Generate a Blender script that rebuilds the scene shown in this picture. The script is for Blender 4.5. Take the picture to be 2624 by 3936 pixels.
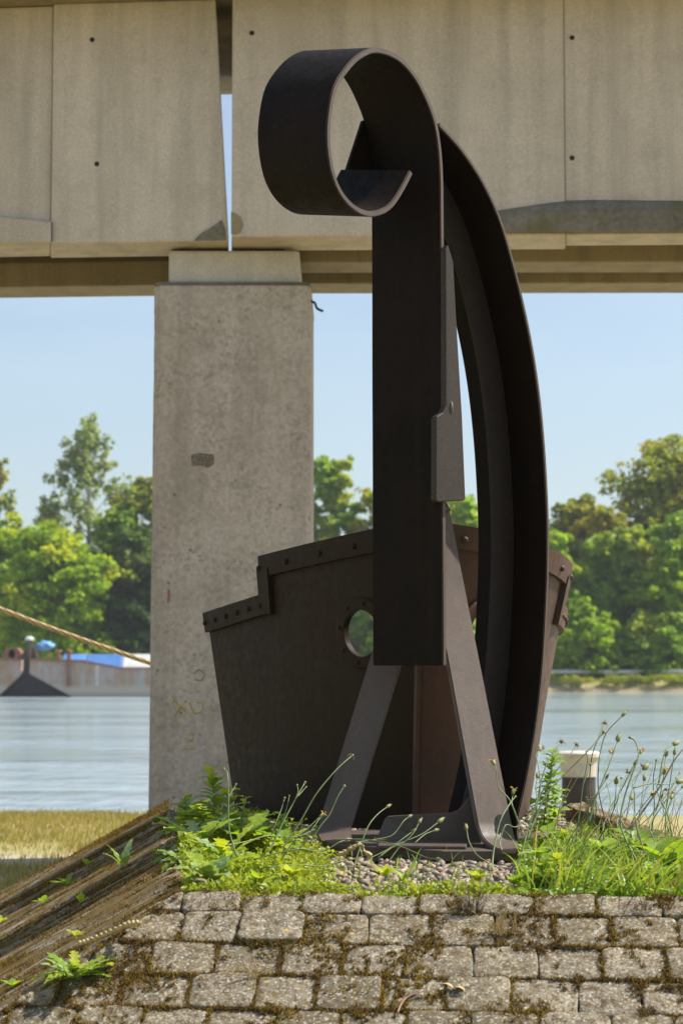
import bpy, bmesh, math, random
import numpy as np
from mathutils import Vector, Matrix, noise as mnoise

for o in list(bpy.data.objects):
    bpy.data.objects.remove(o)
SC = bpy.context.scene
COL = SC.collection
random.seed(7)
RNG = np.random.default_rng(7)
R = math.radians

# ------------------------------------------------------------------ camera
EYE = 1.7            # camera height above the lawn
F = 7650.0           # focal length in photo pixels
HOR = 2565.0         # horizon row in the photo
PITCH = math.atan((HOR - 1968.0) / F)
cam_d = bpy.data.cameras.new('camera')
cam = bpy.data.objects.new('camera', cam_d)
COL.objects.link(cam)
cam.location = (0, 0, EYE)
cam.rotation_euler = (math.pi / 2 + PITCH, 0, 0)
cam_d.sensor_fit = 'VERTICAL'
cam_d.sensor_height = 36.0
cam_d.sensor_width = 24.0
cam_d.lens = F / 3936.0 * 36.0
cam_d.clip_start = 0.1
cam_d.clip_end = 6000
cam_d.dof.use_dof = True
cam_d.dof.focus_distance = 8.2
cam_d.dof.aperture_fstop = 4.8
SC.camera = cam

# ------------------------------------------------------------------ light
SUN = Vector((0.60, 0.15, 0.785)).normalized()
world = bpy.data.worlds.new('World')
SC.world = world
world.use_nodes = True
wn = world.node_tree.nodes
wl = world.node_tree.links
wn.clear()
wout = wn.new('ShaderNodeOutputWorld')
wbg = wn.new('ShaderNodeBackground')
sky = wn.new('ShaderNodeTexSky')
sky.sky_type = 'NISHITA'
sky.sun_disc = False
sky.sun_elevation = math.asin(SUN.z)
sky.sun_rotation = math.atan2(SUN.x, SUN.y)
sky.air_density = 1.0
sky.dust_density = 1.6
sky.ozone_density = 1.6
wbg.inputs['Strength'].default_value = 0.105
# thin high cloud veils, by direction
wgeo = wn.new('ShaderNodeTexCoord')
wmap = wn.new('ShaderNodeMapping')
wmap.inputs['Scale'].default_value = (3, 3, 13)
wno = wn.new('ShaderNodeTexNoise')
wno.inputs['Scale'].default_value = 2.2
wno.inputs['Detail'].default_value = 5
wno.inputs['Roughness'].default_value = 0.55
wrp = wn.new('ShaderNodeValToRGB')
wrp.color_ramp.elements[0].position = 0.45
wrp.color_ramp.elements[0].color = (0.30, 0.30, 0.30, 1)
wrp.color_ramp.elements[1].position = 0.75
wrp.color_ramp.elements[1].color = (0.48, 0.48, 0.48, 1)
wmx = wn.new('ShaderNodeMixRGB')
wmx.inputs['Color2'].default_value = (4.3, 5.2, 5.9, 1)
wl.new(wgeo.outputs['Generated'], wmap.inputs['Vector'])
wl.new(wmap.outputs['Vector'], wno.inputs['Vector'])
wl.new(wno.outputs['Fac'], wrp.inputs['Fac'])
wl.new(wrp.outputs['Color'], wmx.inputs['Fac'])
wl.new(sky.outputs['Color'], wmx.inputs['Color1'])
wl.new(wmx.outputs['Color'], wbg.inputs['Color'])
wl.new(wbg.outputs['Background'], wout.inputs['Surface'])
sun_d = bpy.data.lights.new('sun', 'SUN')
sun_d.energy = 5.0
sun_d.angle = R(0.55)
sun_d.color = (1.0, 0.95, 0.86)
sun_o = bpy.data.objects.new('sun', sun_d)
COL.objects.link(sun_o)
sun_o.rotation_euler = SUN.to_track_quat('Z', 'Y').to_euler()
SC.view_settings.view_transform = 'Standard'
SC.view_settings.look = 'None'
SC.view_settings.gamma = 1
SC.view_settings.exposure = 0.62
SC.view_settings.use_curve_mapping = False

# ------------------------------------------------------------------ helpers
CP, SP = math.cos(PITCH), math.sin(PITCH)


def ray(px, py):
    u = (px - 1312.0) / F
    v = (1968.0 - py) / F
    return Vector((u, CP - v * SP, SP + v * CP))


def at(px, py, d):                       # point on the pixel's ray at distance d along the view
    r = ray(px, py)
    return Vector((0, 0, EYE)) + r * (d / r.y)


def atz(px, py, z):                      # point on the pixel's ray at height z
    r = ray(px, py)
    return Vector((0, 0, EYE)) + r * ((z - EYE) / r.z)


def onplane(px, py, P, n):
    r = ray(px, py)
    o = Vector((0, 0, EYE))
    return o + r * ((P - o).dot(n) / r.dot(n))


def tag(o, label=None, cat=None, group=None, kind=None):
    if label: o['label'] = label
    if cat: o['category'] = cat
    if group: o['group'] = group
    if kind: o['kind'] = kind
    return o


def thing(name, loc, label, cat, group=None):
    o = bpy.data.objects.new(name, None)
    COL.objects.link(o)
    o.location = loc
    o.empty_display_size = 0.2
    return tag(o, label, cat, group)


def link(name, me, mat=None, parent=None, smooth=False):
    if mat is not None and len(me.materials) == 0:
        me.materials.append(mat)
    o = bpy.data.objects.new(name, me)
    COL.objects.link(o)
    if parent is not None:
        o.parent = parent
        bpy_inv = Matrix.Translation(parent.location) if parent.parent is None else (
            Matrix.Translation(parent.parent.location) @ Matrix.Translation(parent.location) if False else parent_world(parent))
        o.matrix_parent_inverse = bpy_inv.inverted()
    if smooth:
        me.shade_smooth()
    return o


def parent_world(p):
    m = Matrix.Translation(p.location)
    if p.parent is not None:
        m = parent_world(p.parent) @ p.matrix_parent_inverse @ m
    return m


def mesh(name, vs, fs, mat=None, parent=None, smooth=False):
    me = bpy.data.meshes.new(name)
    me.from_pydata([tuple(v) for v in vs], [], [tuple(f) for f in fs])
    me.update()
    return link(name, me, mat, parent, smooth)


def npmesh(name, V, Fq, mat=None, parent=None, smooth=False):
    """V (n,3) array, Fq (m,k) array of equal sized faces"""
    me = bpy.data.meshes.new(name)
    V = np.ascontiguousarray(V, dtype=np.float32)
    Fq = np.ascontiguousarray(Fq, dtype=np.int32)
    m, k = Fq.shape
    me.vertices.add(len(V)); me.vertices.foreach_set('co', V.ravel())
    me.loops.add(m * k); me.loops.foreach_set('vertex_index', Fq.ravel())
    me.polygons.add(m)
    me.polygons.foreach_set('loop_start', np.arange(0, m * k, k, dtype=np.int32))
    me.polygons.foreach_set('loop_total', np.full(m, k, dtype=np.int32))
    me.update(calc_edges=True)
    return link(name, me, mat, parent, smooth)


def from_bm(name, bm, mat=None, parent=None, smooth=False):
    bmesh.ops.recalc_face_normals(bm, faces=bm.faces)
    me = bpy.data.meshes.new(name)
    bm.to_mesh(me); bm.free()
    return link(name, me, mat, parent, smooth)


def bevel_bm(bm, w, seg=2, ang=40):
    bmesh.ops.recalc_face_normals(bm, faces=bm.faces)
    es = [e for e in bm.edges if len(e.link_faces) == 2 and e.calc_face_angle(0) > R(ang)]
    if es:
        bmesh.ops.bevel(bm, geom=es, offset=w, segments=seg, affect='EDGES', profile=0.6)


def box_bm(corners8=None, c=None, s=None, rot=0, bm=None):
    bm = bm or bmesh.new()
    if corners8 is None:
        cx, cy, cz = c; sx, sy, sz = (q / 2 for q in s)
        M = Matrix.Rotation(rot, 3, 'Z')
        corners8 = []
        for z in (-sz, sz):
            for x, y in ((-sx, -sy), (sx, -sy), (sx, sy), (-sx, sy)):
                corners8.append(Vector(c) + M @ Vector((x, y, z)))
    v = [bm.verts.new(p) for p in corners8]
    for f in ((3, 2, 1, 0), (4, 5, 6, 7), (0, 1, 5, 4), (1, 2, 6, 5), (2, 3, 7, 6), (3, 0, 4, 7)):
        bm.faces.new([v[i] for i in f])
    return bm


def prism_bm(pts, ext, bm=None):
    bm = bm or bmesh.new()
    a = [bm.verts.new(p) for p in pts]
    b = [bm.verts.new(Vector(p) + Vector(ext)) for p in pts]
    n = len(pts)
    bm.faces.new(a); bm.faces.new(b[::-1])
    for i in range(n):
        bm.faces.new([a[i], a[(i + 1) % n], b[(i + 1) % n], b[i]])
    return bm


def tube(pts, rad, n=6, V=None, Fc=None, cap=True):
    """append a tube along pts; rad scalar or list"""
    V = [] if V is None else V
    Fc = [] if Fc is None else Fc
    pts = [Vector(p) for p in pts]
    m = len(pts)
    base = len(V)
    up = Vector((0.1, 0.3, 1)).normalized()
    for i, p in enumerate(pts):
        t = (pts[min(i + 1, m - 1)] - pts[max(i - 1, 0)]).normalized()
        a = t.cross(up)
        if a.length < 1e-3: a = t.cross(Vector((1, 0, 0)))
        a.normalize(); b = t.cross(a)
        r = rad[i] if hasattr(rad, '__len__') else rad
        for k in range(n):
            th = 2 * math.pi * k / n
            V.append(p + a * (r * math.cos(th)) + b * (r * math.sin(th)))
    for i in range(m - 1):
        for k in range(n):
            q = base + i * n
            Fc.append((q + k, q + (k + 1) % n, q + n + (k + 1) % n, q + n + k))
    if cap:
        Fc.append(tuple(base + k for k in range(n))[::-1])
        Fc.append(tuple(base + (m - 1) * n + k for k in range(n)))
    return V, Fc


def smooth_path(pts, n=4):
    """Catmull-Rom"""
    P = [Vector(p) for p in pts]
    if len(P) < 3: return P
    Q = [P[0] * 2 - P[1]] + P + [P[-1] * 2 - P[-2]]
    out = []
    for i in range(1, len(Q) - 2):
        for k in range(n):
            t = k / n
            a, b, c, d = Q[i - 1], Q[i], Q[i + 1], Q[i + 2]
            out.append(0.5 * ((2 * b) + (c - a) * t + (2 * a - 5 * b + 4 * c - d) * t * t + (3 * b - a - 3 * c + d) * t ** 3))
    out.append(P[-1])
    return out


# ------------------------------------------------------------------ materials
class MB:
    def __init__(s, name):
        s.m = bpy.data.materials.new(name); s.m.use_nodes = True
        s.n = s.m.node_tree.nodes; s.l = s.m.node_tree.links
        s.n.clear()
        s.out = s.n.new('ShaderNodeOutputMaterial')
        s.tc = s.n.new('ShaderNodeTexCoord')

    def P(s, **kw):
        p = s.n.new('ShaderNodeBsdfPrincipled')
        for k, v in kw.items():
            p.inputs[k].default_value = v
        s.p = p
        s.l.new(p.outputs[0], s.out.inputs['Surface'])
        return p

    def vec(s, scale=(1, 1, 1), rot=(0, 0, 0), src='Object'):
        mp = s.n.new('ShaderNodeMapping')
        mp.inputs['Scale'].default_value = scale
        mp.inputs['Rotation'].default_value = rot
        s.l.new(s.tc.outputs[src], mp.inputs['Vector'])
        return mp.outputs[0]

    def noise(s, scale, detail=4, rough=0.55, vec=None, dist=0.0):
        t = s.n.new('ShaderNodeTexNoise')
        t.inputs['Scale'].default_value = scale
        t.inputs['Detail'].default_value = detail
        t.inputs['Roughness'].default_value = rough
        t.inputs['Distortion'].default_value = dist
        s.l.new(vec if vec is not None else s.tc.outputs['Object'], t.inputs['Vector'])
        return t.outputs['Fac']

    def voro(s, scale, vec=None, feature='F1', out='Distance', rnd=1.0):
        t = s.n.new('ShaderNodeTexVoronoi')
        t.feature = feature
        t.inputs['Scale'].default_value = scale
        t.inputs['Randomness'].default_value = rnd
        s.l.new(vec if vec is not None else s.tc.outputs['Object'], t.inputs['Vector'])
        return t.outputs[out]

    def ramp(s, fac, stops):
        r = s.n.new('ShaderNodeValToRGB')
        e = r.color_ramp.elements
        while len(e) < len(stops): e.new(0.5)
        for i, (p, c) in enumerate(stops):
            e[i].position = p
            if not hasattr(c, '__len__'): c = (c, c, c)
            e[i].color = (c[0], c[1], c[2], 1)
        s.l.new(fac, r.inputs['Fac'])
        return r.outputs['Color']

    def mix(s, fac, a, b, mode='MIX'):
        m = s.n.new('ShaderNodeMixRGB'); m.blend_type = mode
        for sock, v in (('Fac', fac), ('Color1', a), ('Color2', b)):
            if hasattr(v, 'links') or isinstance(v, bpy.types.NodeSocket):
                s.l.new(v, m.inputs[sock])
            elif hasattr(v, '__len__'):
                m.inputs[sock].default_value = (v[0], v[1], v[2], 1)
            else:
                m.inputs[sock].default_value = v if sock == 'Fac' else (v, v, v, 1)
        return m.outputs[0]

    def math(s, op, a, b=0.0):
        m = s.n.new('ShaderNodeMath'); m.operation = op
        for i, v in enumerate((a, b)):
            if isinstance(v, bpy.types.NodeSocket): s.l.new(v, m.inputs[i])
            else: m.inputs[i].default_value = v
        return m.outputs[0]

    def bump(s, h, strength=0.5, dist=0.01, prev=None):
        b = s.n.new('ShaderNodeBump')
        b.inputs['Strength'].default_value = strength
        b.inputs['Distance'].default_value = dist
        s.l.new(h, b.inputs['Height'])
        if prev is not None: s.l.new(prev, b.inputs['Normal'])
        return b.outputs[0]

    def col(s, c): s.l.new(c, s.p.inputs['Base Color']) if isinstance(c, bpy.types.NodeSocket) else None
    def rough(s, c): s.l.new(c, s.p.inputs['Roughness'])
    def nrm(s, c): s.l.new(c, s.p.inputs['Normal'])

    def island(s):
        g = s.n.new('ShaderNodeNewGeometry')
        return g.outputs['Random Per Island']

    def objrand(s):
        g = s.n.new('ShaderNodeObjectInfo')
        return g.outputs['Random']

    def sep(s, axis, src='Object'):
        g = s.n.new('ShaderNodeSeparateXYZ')
        s.l.new(s.tc.outputs[src], g.inputs[0])
        return g.outputs[axis]


def mat_steel(name, base, red, redamt, rough=0.5, spec=0.5, fleck=0.8):
    b = MB(name); b.P(Roughness=rough)
    b.p.inputs['Specular IOR Level'].default_value = spec
    n1 = b.noise(2.2, 5, 0.6)
    n2 = b.noise(1, 3, 0.6, b.vec((14, 14, 1.2)))
    c = b.mix(b.ramp(n1, [(0.42, 0.0), (0.68, redamt)]), base, red)
    c = b.mix(b.ramp(n2, [(0.35, 0.0), (0.75, 0.15)]), c, tuple(q * 1.9 for q in base))
    spk = b.voro(95, b.vec((1, 1, 0.6)))
    keep = b.noise(14, 4, 0.7)
    sp = b.math('MULTIPLY', b.ramp(spk, [(0.12, 1.0), (0.24, 0.0)]), b.ramp(keep, [(0.40, 0.0), (0.6, fleck)]))
    c = b.mix(sp, c, (0.22, 0.17, 0.12))
    rn = b.noise(1, 5, 0.7, b.vec((30, 30, 0.7)))
    c = b.mix(b.ramp(rn, [(0.54, 0.0), (0.68, 0.26)]), c, tuple(min(1, q * 1.9 + 0.002) for q in red))
    # orange-yellow flecks, rare
    fl = b.voro(22)
    c = b.mix(b.ramp(fl, [(0.02, 0.8), (0.05, 0.0)]), c, (0.22, 0.09, 0.02))
    b.col(c)
    fine = b.noise(170, 3, 0.7)
    b.rough(b.ramp(b.noise(24, 4), [(0.3, rough - 0.08), (0.75, rough + 0.18)]))
    b.nrm(b.bump(fine, 0.6, 0.002, b.bump(n1, 0.15, 0.004)))
    return b.m


def mat_concrete(name, base, dark, moss=0.0, spots=True, streak=0.5, grain=60):
    b = MB(name); b.P(Roughness=0.9)
    b.p.inputs['Specular IOR Level'].default_value = 0.2
    big = b.noise(0.8, 5, 0.6)
    mid = b.noise(4.5, 5, 0.65)
    st = b.noise(1, 4, 0.6, b.vec((5, 5, 0.35)))
    c = b.mix(b.ramp(big, [(0.35, 0.0), (0.7, 0.75)]), base, dark)
    c = b.mix(b.ramp(st, [(0.45, 0.0), (0.72, streak)]), c, tuple(q * 0.62 for q in dark))
    c = b.mix(b.ramp(mid, [(0.5, 0.0), (0.78, 0.4)]), c, tuple(q * 0.7 for q in dark))
    gr = b.noise(grain, 3, 0.7)
    c = b.mix(0.5, c, b.ramp(gr, [(0.3, 0.55), (0.7, 1.1)]), 'MULTIPLY')
    if spots:
        pit = b.voro(7)
        keep = b.noise(3, 3)
        m = b.math('MULTIPLY', b.ramp(pit, [(0.06, 1.0), (0.13, 0.0)]), b.ramp(keep, [(0.42, 0.0), (0.55, 0.8)]))
        c = b.mix(m, c, tuple(q * 0.3 for q in dark))
    if grain < 30:
        ag = b.voro(34, out='Color'); sg = b.n.new('ShaderNodeSeparateColor'); b.l.new(ag, sg.inputs[0])
        dm = b.math('MULTIPLY', b.ramp(sg.outputs[0], [(0.6, 0.0), (0.9, 0.75)]), b.ramp(b.noise(2.6, 4, 0.7), [(0.38, 0.0), (0.66, 1.0)]))
        c = b.mix(dm, c, tuple(q * 0.6 for q in dark))
    if moss:
        mo = b.noise(2.4, 5, 0.7)
        zz = b.sep('Z')
        c = b.mix(b.math('MULTIPLY', b.ramp(mo, [(0.48, 0.0), (0.66, moss)]), 1.0), c, (0.13, 0.12, 0.035))
    b.col(c)
    b.nrm(b.bump(gr, 0.5, 0.006, b.bump(mid, 0.3, 0.01)))
    return b.m


def mat_plain(name, c, rough=0.6, var=0.25, scale=6, bump=0.0, c2=None):
    b = MB(name); b.P(Roughness=rough)
    n = b.noise(scale, 4)
    c2 = c2 or tuple(q * (1 - var) * 0.8 for q in c)
    b.col(b.mix(b.ramp(n, [(0.35, 0.0), (0.7, 1.0)]), c, c2))
    if bump: b.nrm(b.bump(n, 0.5, bump))
    return b.m


def mat_leaf(name, a, c, trans=0.45, rough=0.45, dead=None, veins=False):
    b = MB(name)
    p = b.P(Roughness=rough)
    p.inputs['Specular IOR Level'].default_value = 0.35
    rnd = b.island()
    stops = [(0.0, a), (1.0, c)]
    if dead: stops = [(0.0, a), (0.82, c), (0.9, dead), (1.0, dead)]
    colr = b.ramp(rnd, stops)
    n = b.noise(1.7, 3)
    colr = b.mix(b.ramp(n, [(0.35, 0.0), (0.65, 0.5)]), colr, tuple(q * 0.6 for q in a))
    if veins:
        n2 = b.noise(70, 3, 0.6)
        colr = b.mix(b.ramp(n2, [(0.45, 0.0), (0.7, 0.4)]), colr, tuple(min(1, q * 1.6 + 0.03) for q in c))
    b.col(colr)
    tr = b.n.new('ShaderNodeBsdfTranslucent')
    tc = b.mix(1.0, colr, (1.5, 1.45, 0.5), 'MULTIPLY')
    b.l.new(tc, tr.inputs['Color'])
    mx = b.n.new('ShaderNodeMixShader')
    mx.inputs[0].default_value = trans
    b.l.new(p.outputs[0], mx.inputs[1]); b.l.new(tr.outputs[0], mx.inputs[2])
    b.l.new(mx.outputs[0], b.out.inputs['Surface'])
    return b.m


M = {}
M['steel'] = mat_steel('dark_steel', (0.0085, 0.0052, 0.0032), (0.018, 0.008, 0.004), 0.5, 0.55, 0.08, 0.07)
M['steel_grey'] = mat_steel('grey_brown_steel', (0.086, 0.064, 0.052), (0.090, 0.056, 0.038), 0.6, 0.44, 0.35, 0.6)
M['steel_hull'] = mat_steel('hull_steel', (0.024, 0.0155, 0.008), (0.030, 0.014, 0.006), 0.6, 0.55, 0.12, 0.10)
M['steel_sunlit_rust'] = mat_steel('sunlit_rust_steel', (0.058, 0.034, 0.024), (0.105, 0.044, 0.025), 0.9, 0.5, 0.3, 0.3)
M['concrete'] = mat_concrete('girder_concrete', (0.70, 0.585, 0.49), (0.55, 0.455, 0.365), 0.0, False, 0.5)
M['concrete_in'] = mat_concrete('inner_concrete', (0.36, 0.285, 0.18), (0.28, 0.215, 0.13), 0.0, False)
M['pillar'] = mat_concrete('pillar_concrete', (0.58, 0.48, 0.41), (0.46, 0.375, 0.31), 0.2, True, 0.5, 26)
M['ledge'] = mat_concrete('ledge_concrete', (0.27, 0.235, 0.195), (0.18, 0.15, 0.115), 0.7, False, 0.4, 22)
M['cap'] = mat_concrete('cap_concrete', (0.66, 0.59, 0.52), (0.52, 0.46, 0.39), 0.0, False, 0.25)
M['steel_web'] = mat_steel('web_steel', (0.022, 0.0165, 0.0145), (0.026, 0.016, 0.012), 0.4, 0.5, 0.2, 0.1)
M['steel_mid'] = mat_steel('mid_steel', (0.034, 0.026, 0.021), (0.04, 0.025, 0.018), 0.4, 0.48, 0.25, 0.4)
M['black'] = mat_plain('black_rubber', (0.012, 0.012, 0.012), 0.7)


def mat_stone():
    b = MB('paver_stone'); b.P(Roughness=0.9)
    b.p.inputs['Specular IOR Level'].default_value = 0.2
    rnd = b.objrand()
    base = b.ramp(rnd, [(0.0, (0.15, 0.12, 0.075)), (0.4, (0.25, 0.20, 0.125)), (0.75, (0.28, 0.235, 0.165)), (1.0, (0.38, 0.31, 0.21))])
    n = b.noise(9, 5, 0.65)
    c = b.mix(b.ramp(n, [(0.35, 0.0), (0.72, 0.8)]), base, (0.14, 0.12, 0.085))
    v = b.voro(150, out='Color')
    g = b.n.new('ShaderNodeSeparateColor'); b.l.new(v, g.inputs[0])
    c = b.mix(b.ramp(g.outputs[0], [(0.66, 0.0), (0.9, 0.7)]), c, (0.52, 0.47, 0.38))
    c = b.mix(b.ramp(g.outputs[1], [(0.7, 0.0), (0.95, 0.75)]), c, (0.07, 0.055, 0.04))
    v2 = b.voro(210, out='Color')
    g2 = b.n.new('ShaderNodeSeparateColor'); b.l.new(v2, g2.inputs[0])
    c = b.mix(b.ramp(g2.outputs[0], [(0.5, 0.0), (0.9, 0.55)]), c, (0.10, 0.08, 0.05))
    # pale lichen blotches, ochre lichen
    l1 = b.noise(13, 6, 0.7, dist=0.4)
    c = b.mix(b.ramp(l1, [(0.56, 0.0), (0.66, 0.3)]), c, (0.42, 0.39, 0.31))
    d1 = b.noise(38, 5, 0.75)
    c = b.mix(b.ramp(d1, [(0.50, 0.0), (0.60, 0.85)]), c, (0.085, 0.052, 0.02))
    l2 = b.noise(17, 5, 0.65, b.vec((1, 1, 1), (1, 2, 3)))
    c = b.mix(b.ramp(l2, [(0.58, 0.0), (0.70, 0.75)]), c, (0.15, 0.105, 0.03))
    l3 = b.voro(6, b.vec((1, 1, 1), (0.3, 0.2, 0.9)))
    c = b.mix(b.ramp(l3, [(0.03, 0.85), (0.055, 0.0)]), c, (0.55, 0.33, 0.03))
    b.col(c)
    h = b.mix(0.5, b.ramp(g.outputs[2], [(0, 0), (1, 1)]), b.noise(140, 3, 0.7))
    b.nrm(b.bump(h, 0.75, 0.005, b.bump(n, 0.6, 0.012)))
    return b.m


M['stone'] = mat_stone()
M['soil'] = mat_plain('joint_soil', (0.055, 0.038, 0.02), 0.95, 0.4, 40, 0.01)


def mat_moss():
    b = MB('moss'); b.P(Roughness=0.9)
    b.p.inputs['Specular IOR Level'].default_value = 0.1
    c = b.ramp(b.island(), [(0.0, (0.040, 0.022, 0.006)), (0.45, (0.10, 0.060, 0.010)), (0.8, (0.25, 0.18, 0.02)), (1.0, (0.28, 0.14, 0.03))])
    c = b.mix(b.ramp(b.noise(5, 3), [(0.4, 0.0), (0.65, 0.7)]), c, (0.07, 0.036, 0.014))
    b.col(c)
    return b.m


M['moss'] = mat_moss()


def mat_pebble():
    b = MB('pebbles'); b.P(Roughness=0.6)
    c = b.ramp(b.island(), [(0.0, (0.10, 0.075, 0.055)), (0.25, (0.26, 0.19, 0.125)), (0.5, (0.17, 0.145, 0.115)), (0.7, (0.34, 0.27, 0.19)), (0.88, (0.27, 0.14, 0.075)), (1.0, (0.48, 0.42, 0.34))])
    c = b.mix(0.4, c, b.ramp(b.noise(120, 3), [(0.3, 0.5), (0.7, 1.2)]), 'MULTIPLY')
    b.col(c)
    b.nrm(b.bump(b.noise(200, 2), 0.3, 0.002))
    return b.m


M['pebble'] = mat_pebble()
M['cover'] = mat_leaf('groundcover_leaf', (0.22, 0.29, 0.015), (0.40, 0.44, 0.035), 0.45)
M['grass'] = mat_leaf('grass_blade', (0.17, 0.28, 0.03), (0.36, 0.44, 0.09), 0.45, 0.4, (0.38, 0.31, 0.14))
M['drygrass'] = mat_leaf('dry_grass_blade', (0.36, 0.30, 0.10), (0.46, 0.37, 0.17), 0.3, 0.7, (0.20, 0.25, 0.05))
M['weed'] = mat_leaf('weed_leaf', (0.17, 0.28, 0.035), (0.28, 0.40, 0.05), 0.5, 0.38, veins=True)
M['weed_pale'] = mat_leaf('weed_leaf_pale', (0.20, 0.30, 0.09), (0.34, 0.44, 0.20), 0.35, 0.38, veins=True)
M['weed_yel'] = mat_leaf('weed_leaf_yellowgreen', (0.30, 0.37, 0.025), (0.46, 0.50, 0.06), 0.45, 0.4, veins=True)
M['stem'] = mat_plain('green_stem', (0.16, 0.22, 0.065), 0.5, 0.3, 20)
M['stem_brown'] = mat_plain('brown_stem', (0.13, 0.09, 0.045), 0.7, 0.3, 20)
M['bud'] = mat_plain('bud_green', (0.26, 0.27, 0.09), 0.6, 0.4, 220)
M['bud_dry'] = mat_plain('bud_dry', (0.30, 0.19, 0.09), 0.8, 0.4, 220)
M['petal'] = mat_plain('petal_orange', (0.70, 0.34, 0.03), 0.5, 0.4, 120)
M['straw'] = mat_plain('straw', (0.52, 0.38, 0.16), 0.7, 0.3, 60)
M['weld'] = mat_plain('weld_bead', (0.13, 0.12, 0.10), 0.5, 0.3, 60)

# ------------------------------------------------------------------ ground, water, far bank
b = MB('lawn'); b.P(Roughness=0.95)
n1 = b.noise(0.9, 5, 0.6); n2 = b.noise(9, 5, 0.7)
c = b.mix(b.ramp(n1, [(0.35, 0.0), (0.65, 1.0)]), (0.33, 0.27, 0.10), (0.24, 0.235, 0.065))
c = b.mix(b.ramp(n2, [(0.4, 0.0), (0.7, 0.6)]), c, (0.40, 0.32, 0.17))
# worn gravel track that crosses behind the mound
yy = b.sep('Y')
w = b.math('ADD', yy, b.math('MULTIPLY', b.noise(0.7, 3), 1.2))
tr = b.math('MULTIPLY', b.ramp(b.math('MULTIPLY', b.math('SUBTRACT', w, 16.4), 0.2), [(0.0, 0.0), (0.12, 1.0), (0.42, 1.0), (0.55, 0.0)]), b.ramp(n2, [(0.25, 0.3), (0.5, 0.95)]))
c = b.mix(tr, c, (0.43, 0.36, 0.28))
b.col(c); b.nrm(b.bump(n2, 0.8, 0.03))
M['lawn'] = b.m
BANK = 23.1
mesh('ground', [(-60, -30, 0), (60, -30, 0), (60, BANK, 0), (-60, BANK, 0)], [(0, 1, 2, 3)], M['lawn'])['kind'] = 'structure'
M['quay'] = mat_concrete('quay_concrete', (0.42, 0.38, 0.31), (0.32, 0.28, 0.22), 0.3, True)
qw = mesh('quay_wall', [(-60, BANK, 0.0), (60, BANK, 0.0), (60, BANK + 0.02, -3), (-60, BANK + 0.02, -3)], [(0, 1, 2, 3)], M['quay'])
qw['kind'] = 'structure'

b = MB('river_water')
p = b.P(Roughness=0.07)
p.inputs['IOR'].default_value = 1.333
p.inputs['Specular IOR Level'].default_value = 1.0
p.inputs['Base Color'].default_value = (0.38, 0.46, 0.50, 1)
wv = b.noise(1, 6, 0.7, b.vec((1.5, 0.7, 1)), 0.5)
wv2 = b.noise(1, 4, 0.6, b.vec((0.42, 0.16, 1)))
wv3 = b.noise(1, 3, 0.6, b.vec((0.02, 0.09, 1)))
amp = b.ramp(wv3, [(0.42, 0.25), (0.6, 1.0)])
hh = b.math('MULTIPLY', b.math('ADD', b.math('MULTIPLY', wv, 0.75), b.math('MULTIPLY', wv2, 0.6)), amp)
b.nrm(b.bump(hh, 1.0, 0.26))
M['water'] = b.m
wt = mesh('water', [(-900, BANK - 0.5, -1.0), (900, BANK - 0.5, -1.0), (900, 1500, -1.0), (-900, 1500, -1.0)], [(0, 1, 2, 3)], M['water'])
wt['kind'] = 'structure'

# far bank : stony slope, grass strip, level land behind
b = MB('far_bank'); b.P(Roughness=0.95)
zz = b.math('ADD', b.sep('Z'), b.math('MULTIPLY', b.noise(0.35, 4), 1.1))
c = b.ramp(b.math('MULTIPLY', b.math('ADD', zz, 1.2), 0.27), [(0.12, (0.20, 0.16, 0.10)), (0.34, (0.33, 0.26, 0.16)), (0.48, (0.32, 0.27, 0.08)), (0.7, (0.30, 0.31, 0.05)), (0.98, (0.40, 0.34, 0.08))])
c = b.mix(b.ramp(b.noise(0.5, 5, 0.7), [(0.45, 0.0), (0.65, 0.85)]), c, (0.17, 0.19, 0.04))
b.col(c); b.nrm(b.bump(b.noise(1.2, 5, 0.7), 0.8, 0.3))
M['farbank'] = b.m
vs, fs = [], []
NB = 90
prof = [(216.5, -1.3), (217.2, -0.75), (219.5, 0.1), (222.0, 0.85), (226, 0.95), (1500, 1.2)]
for i in range(NB + 1):
    x = -900 + 1800 * i / NB
    if abs(x) < 400: x = x
    for j, (yv, zv) in enumerate(prof):
        jit = random.uniform(-0.5, 0.5) if 0 < j < 4 else 0
        vs.append((x, yv + jit, zv + random.uniform(-0.06, 0.06) * (j < 4)))
for i in range(NB):
    for j in range(len(prof) - 1):
        a = i * len(prof) + j
        fs.append((a, a + len(prof), a + len(prof) + 1, a + 1))
fb = mesh('far_bank', vs, fs, M['farbank'], smooth=True)
fb['kind'] = 'structure'

# guard rail on the far bank road
M['galv'] = mat_plain('galvanised_steel', (0.62, 0.60, 0.58), 0.5, 0.15, 0.6)
gr = thing('guard_rail', at(2400, 2590, 221), 'long pale guard rail on posts along the far bank road', 'guard rail')
bm = box_bm(c=(45, 221, 1.22), s=(70, 0.14, 0.42)); bevel_bm(bm, 0.04, 1)
from_bm('rail', bm, M['galv'], gr)
pm = None
for i in range(24):
    bm = box_bm(c=(12 + i * 2.95, 221.2, 1.0), s=(0.12, 0.1, 0.9))
    from_bm('post', bm, M['steel_grey'], gr)
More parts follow.
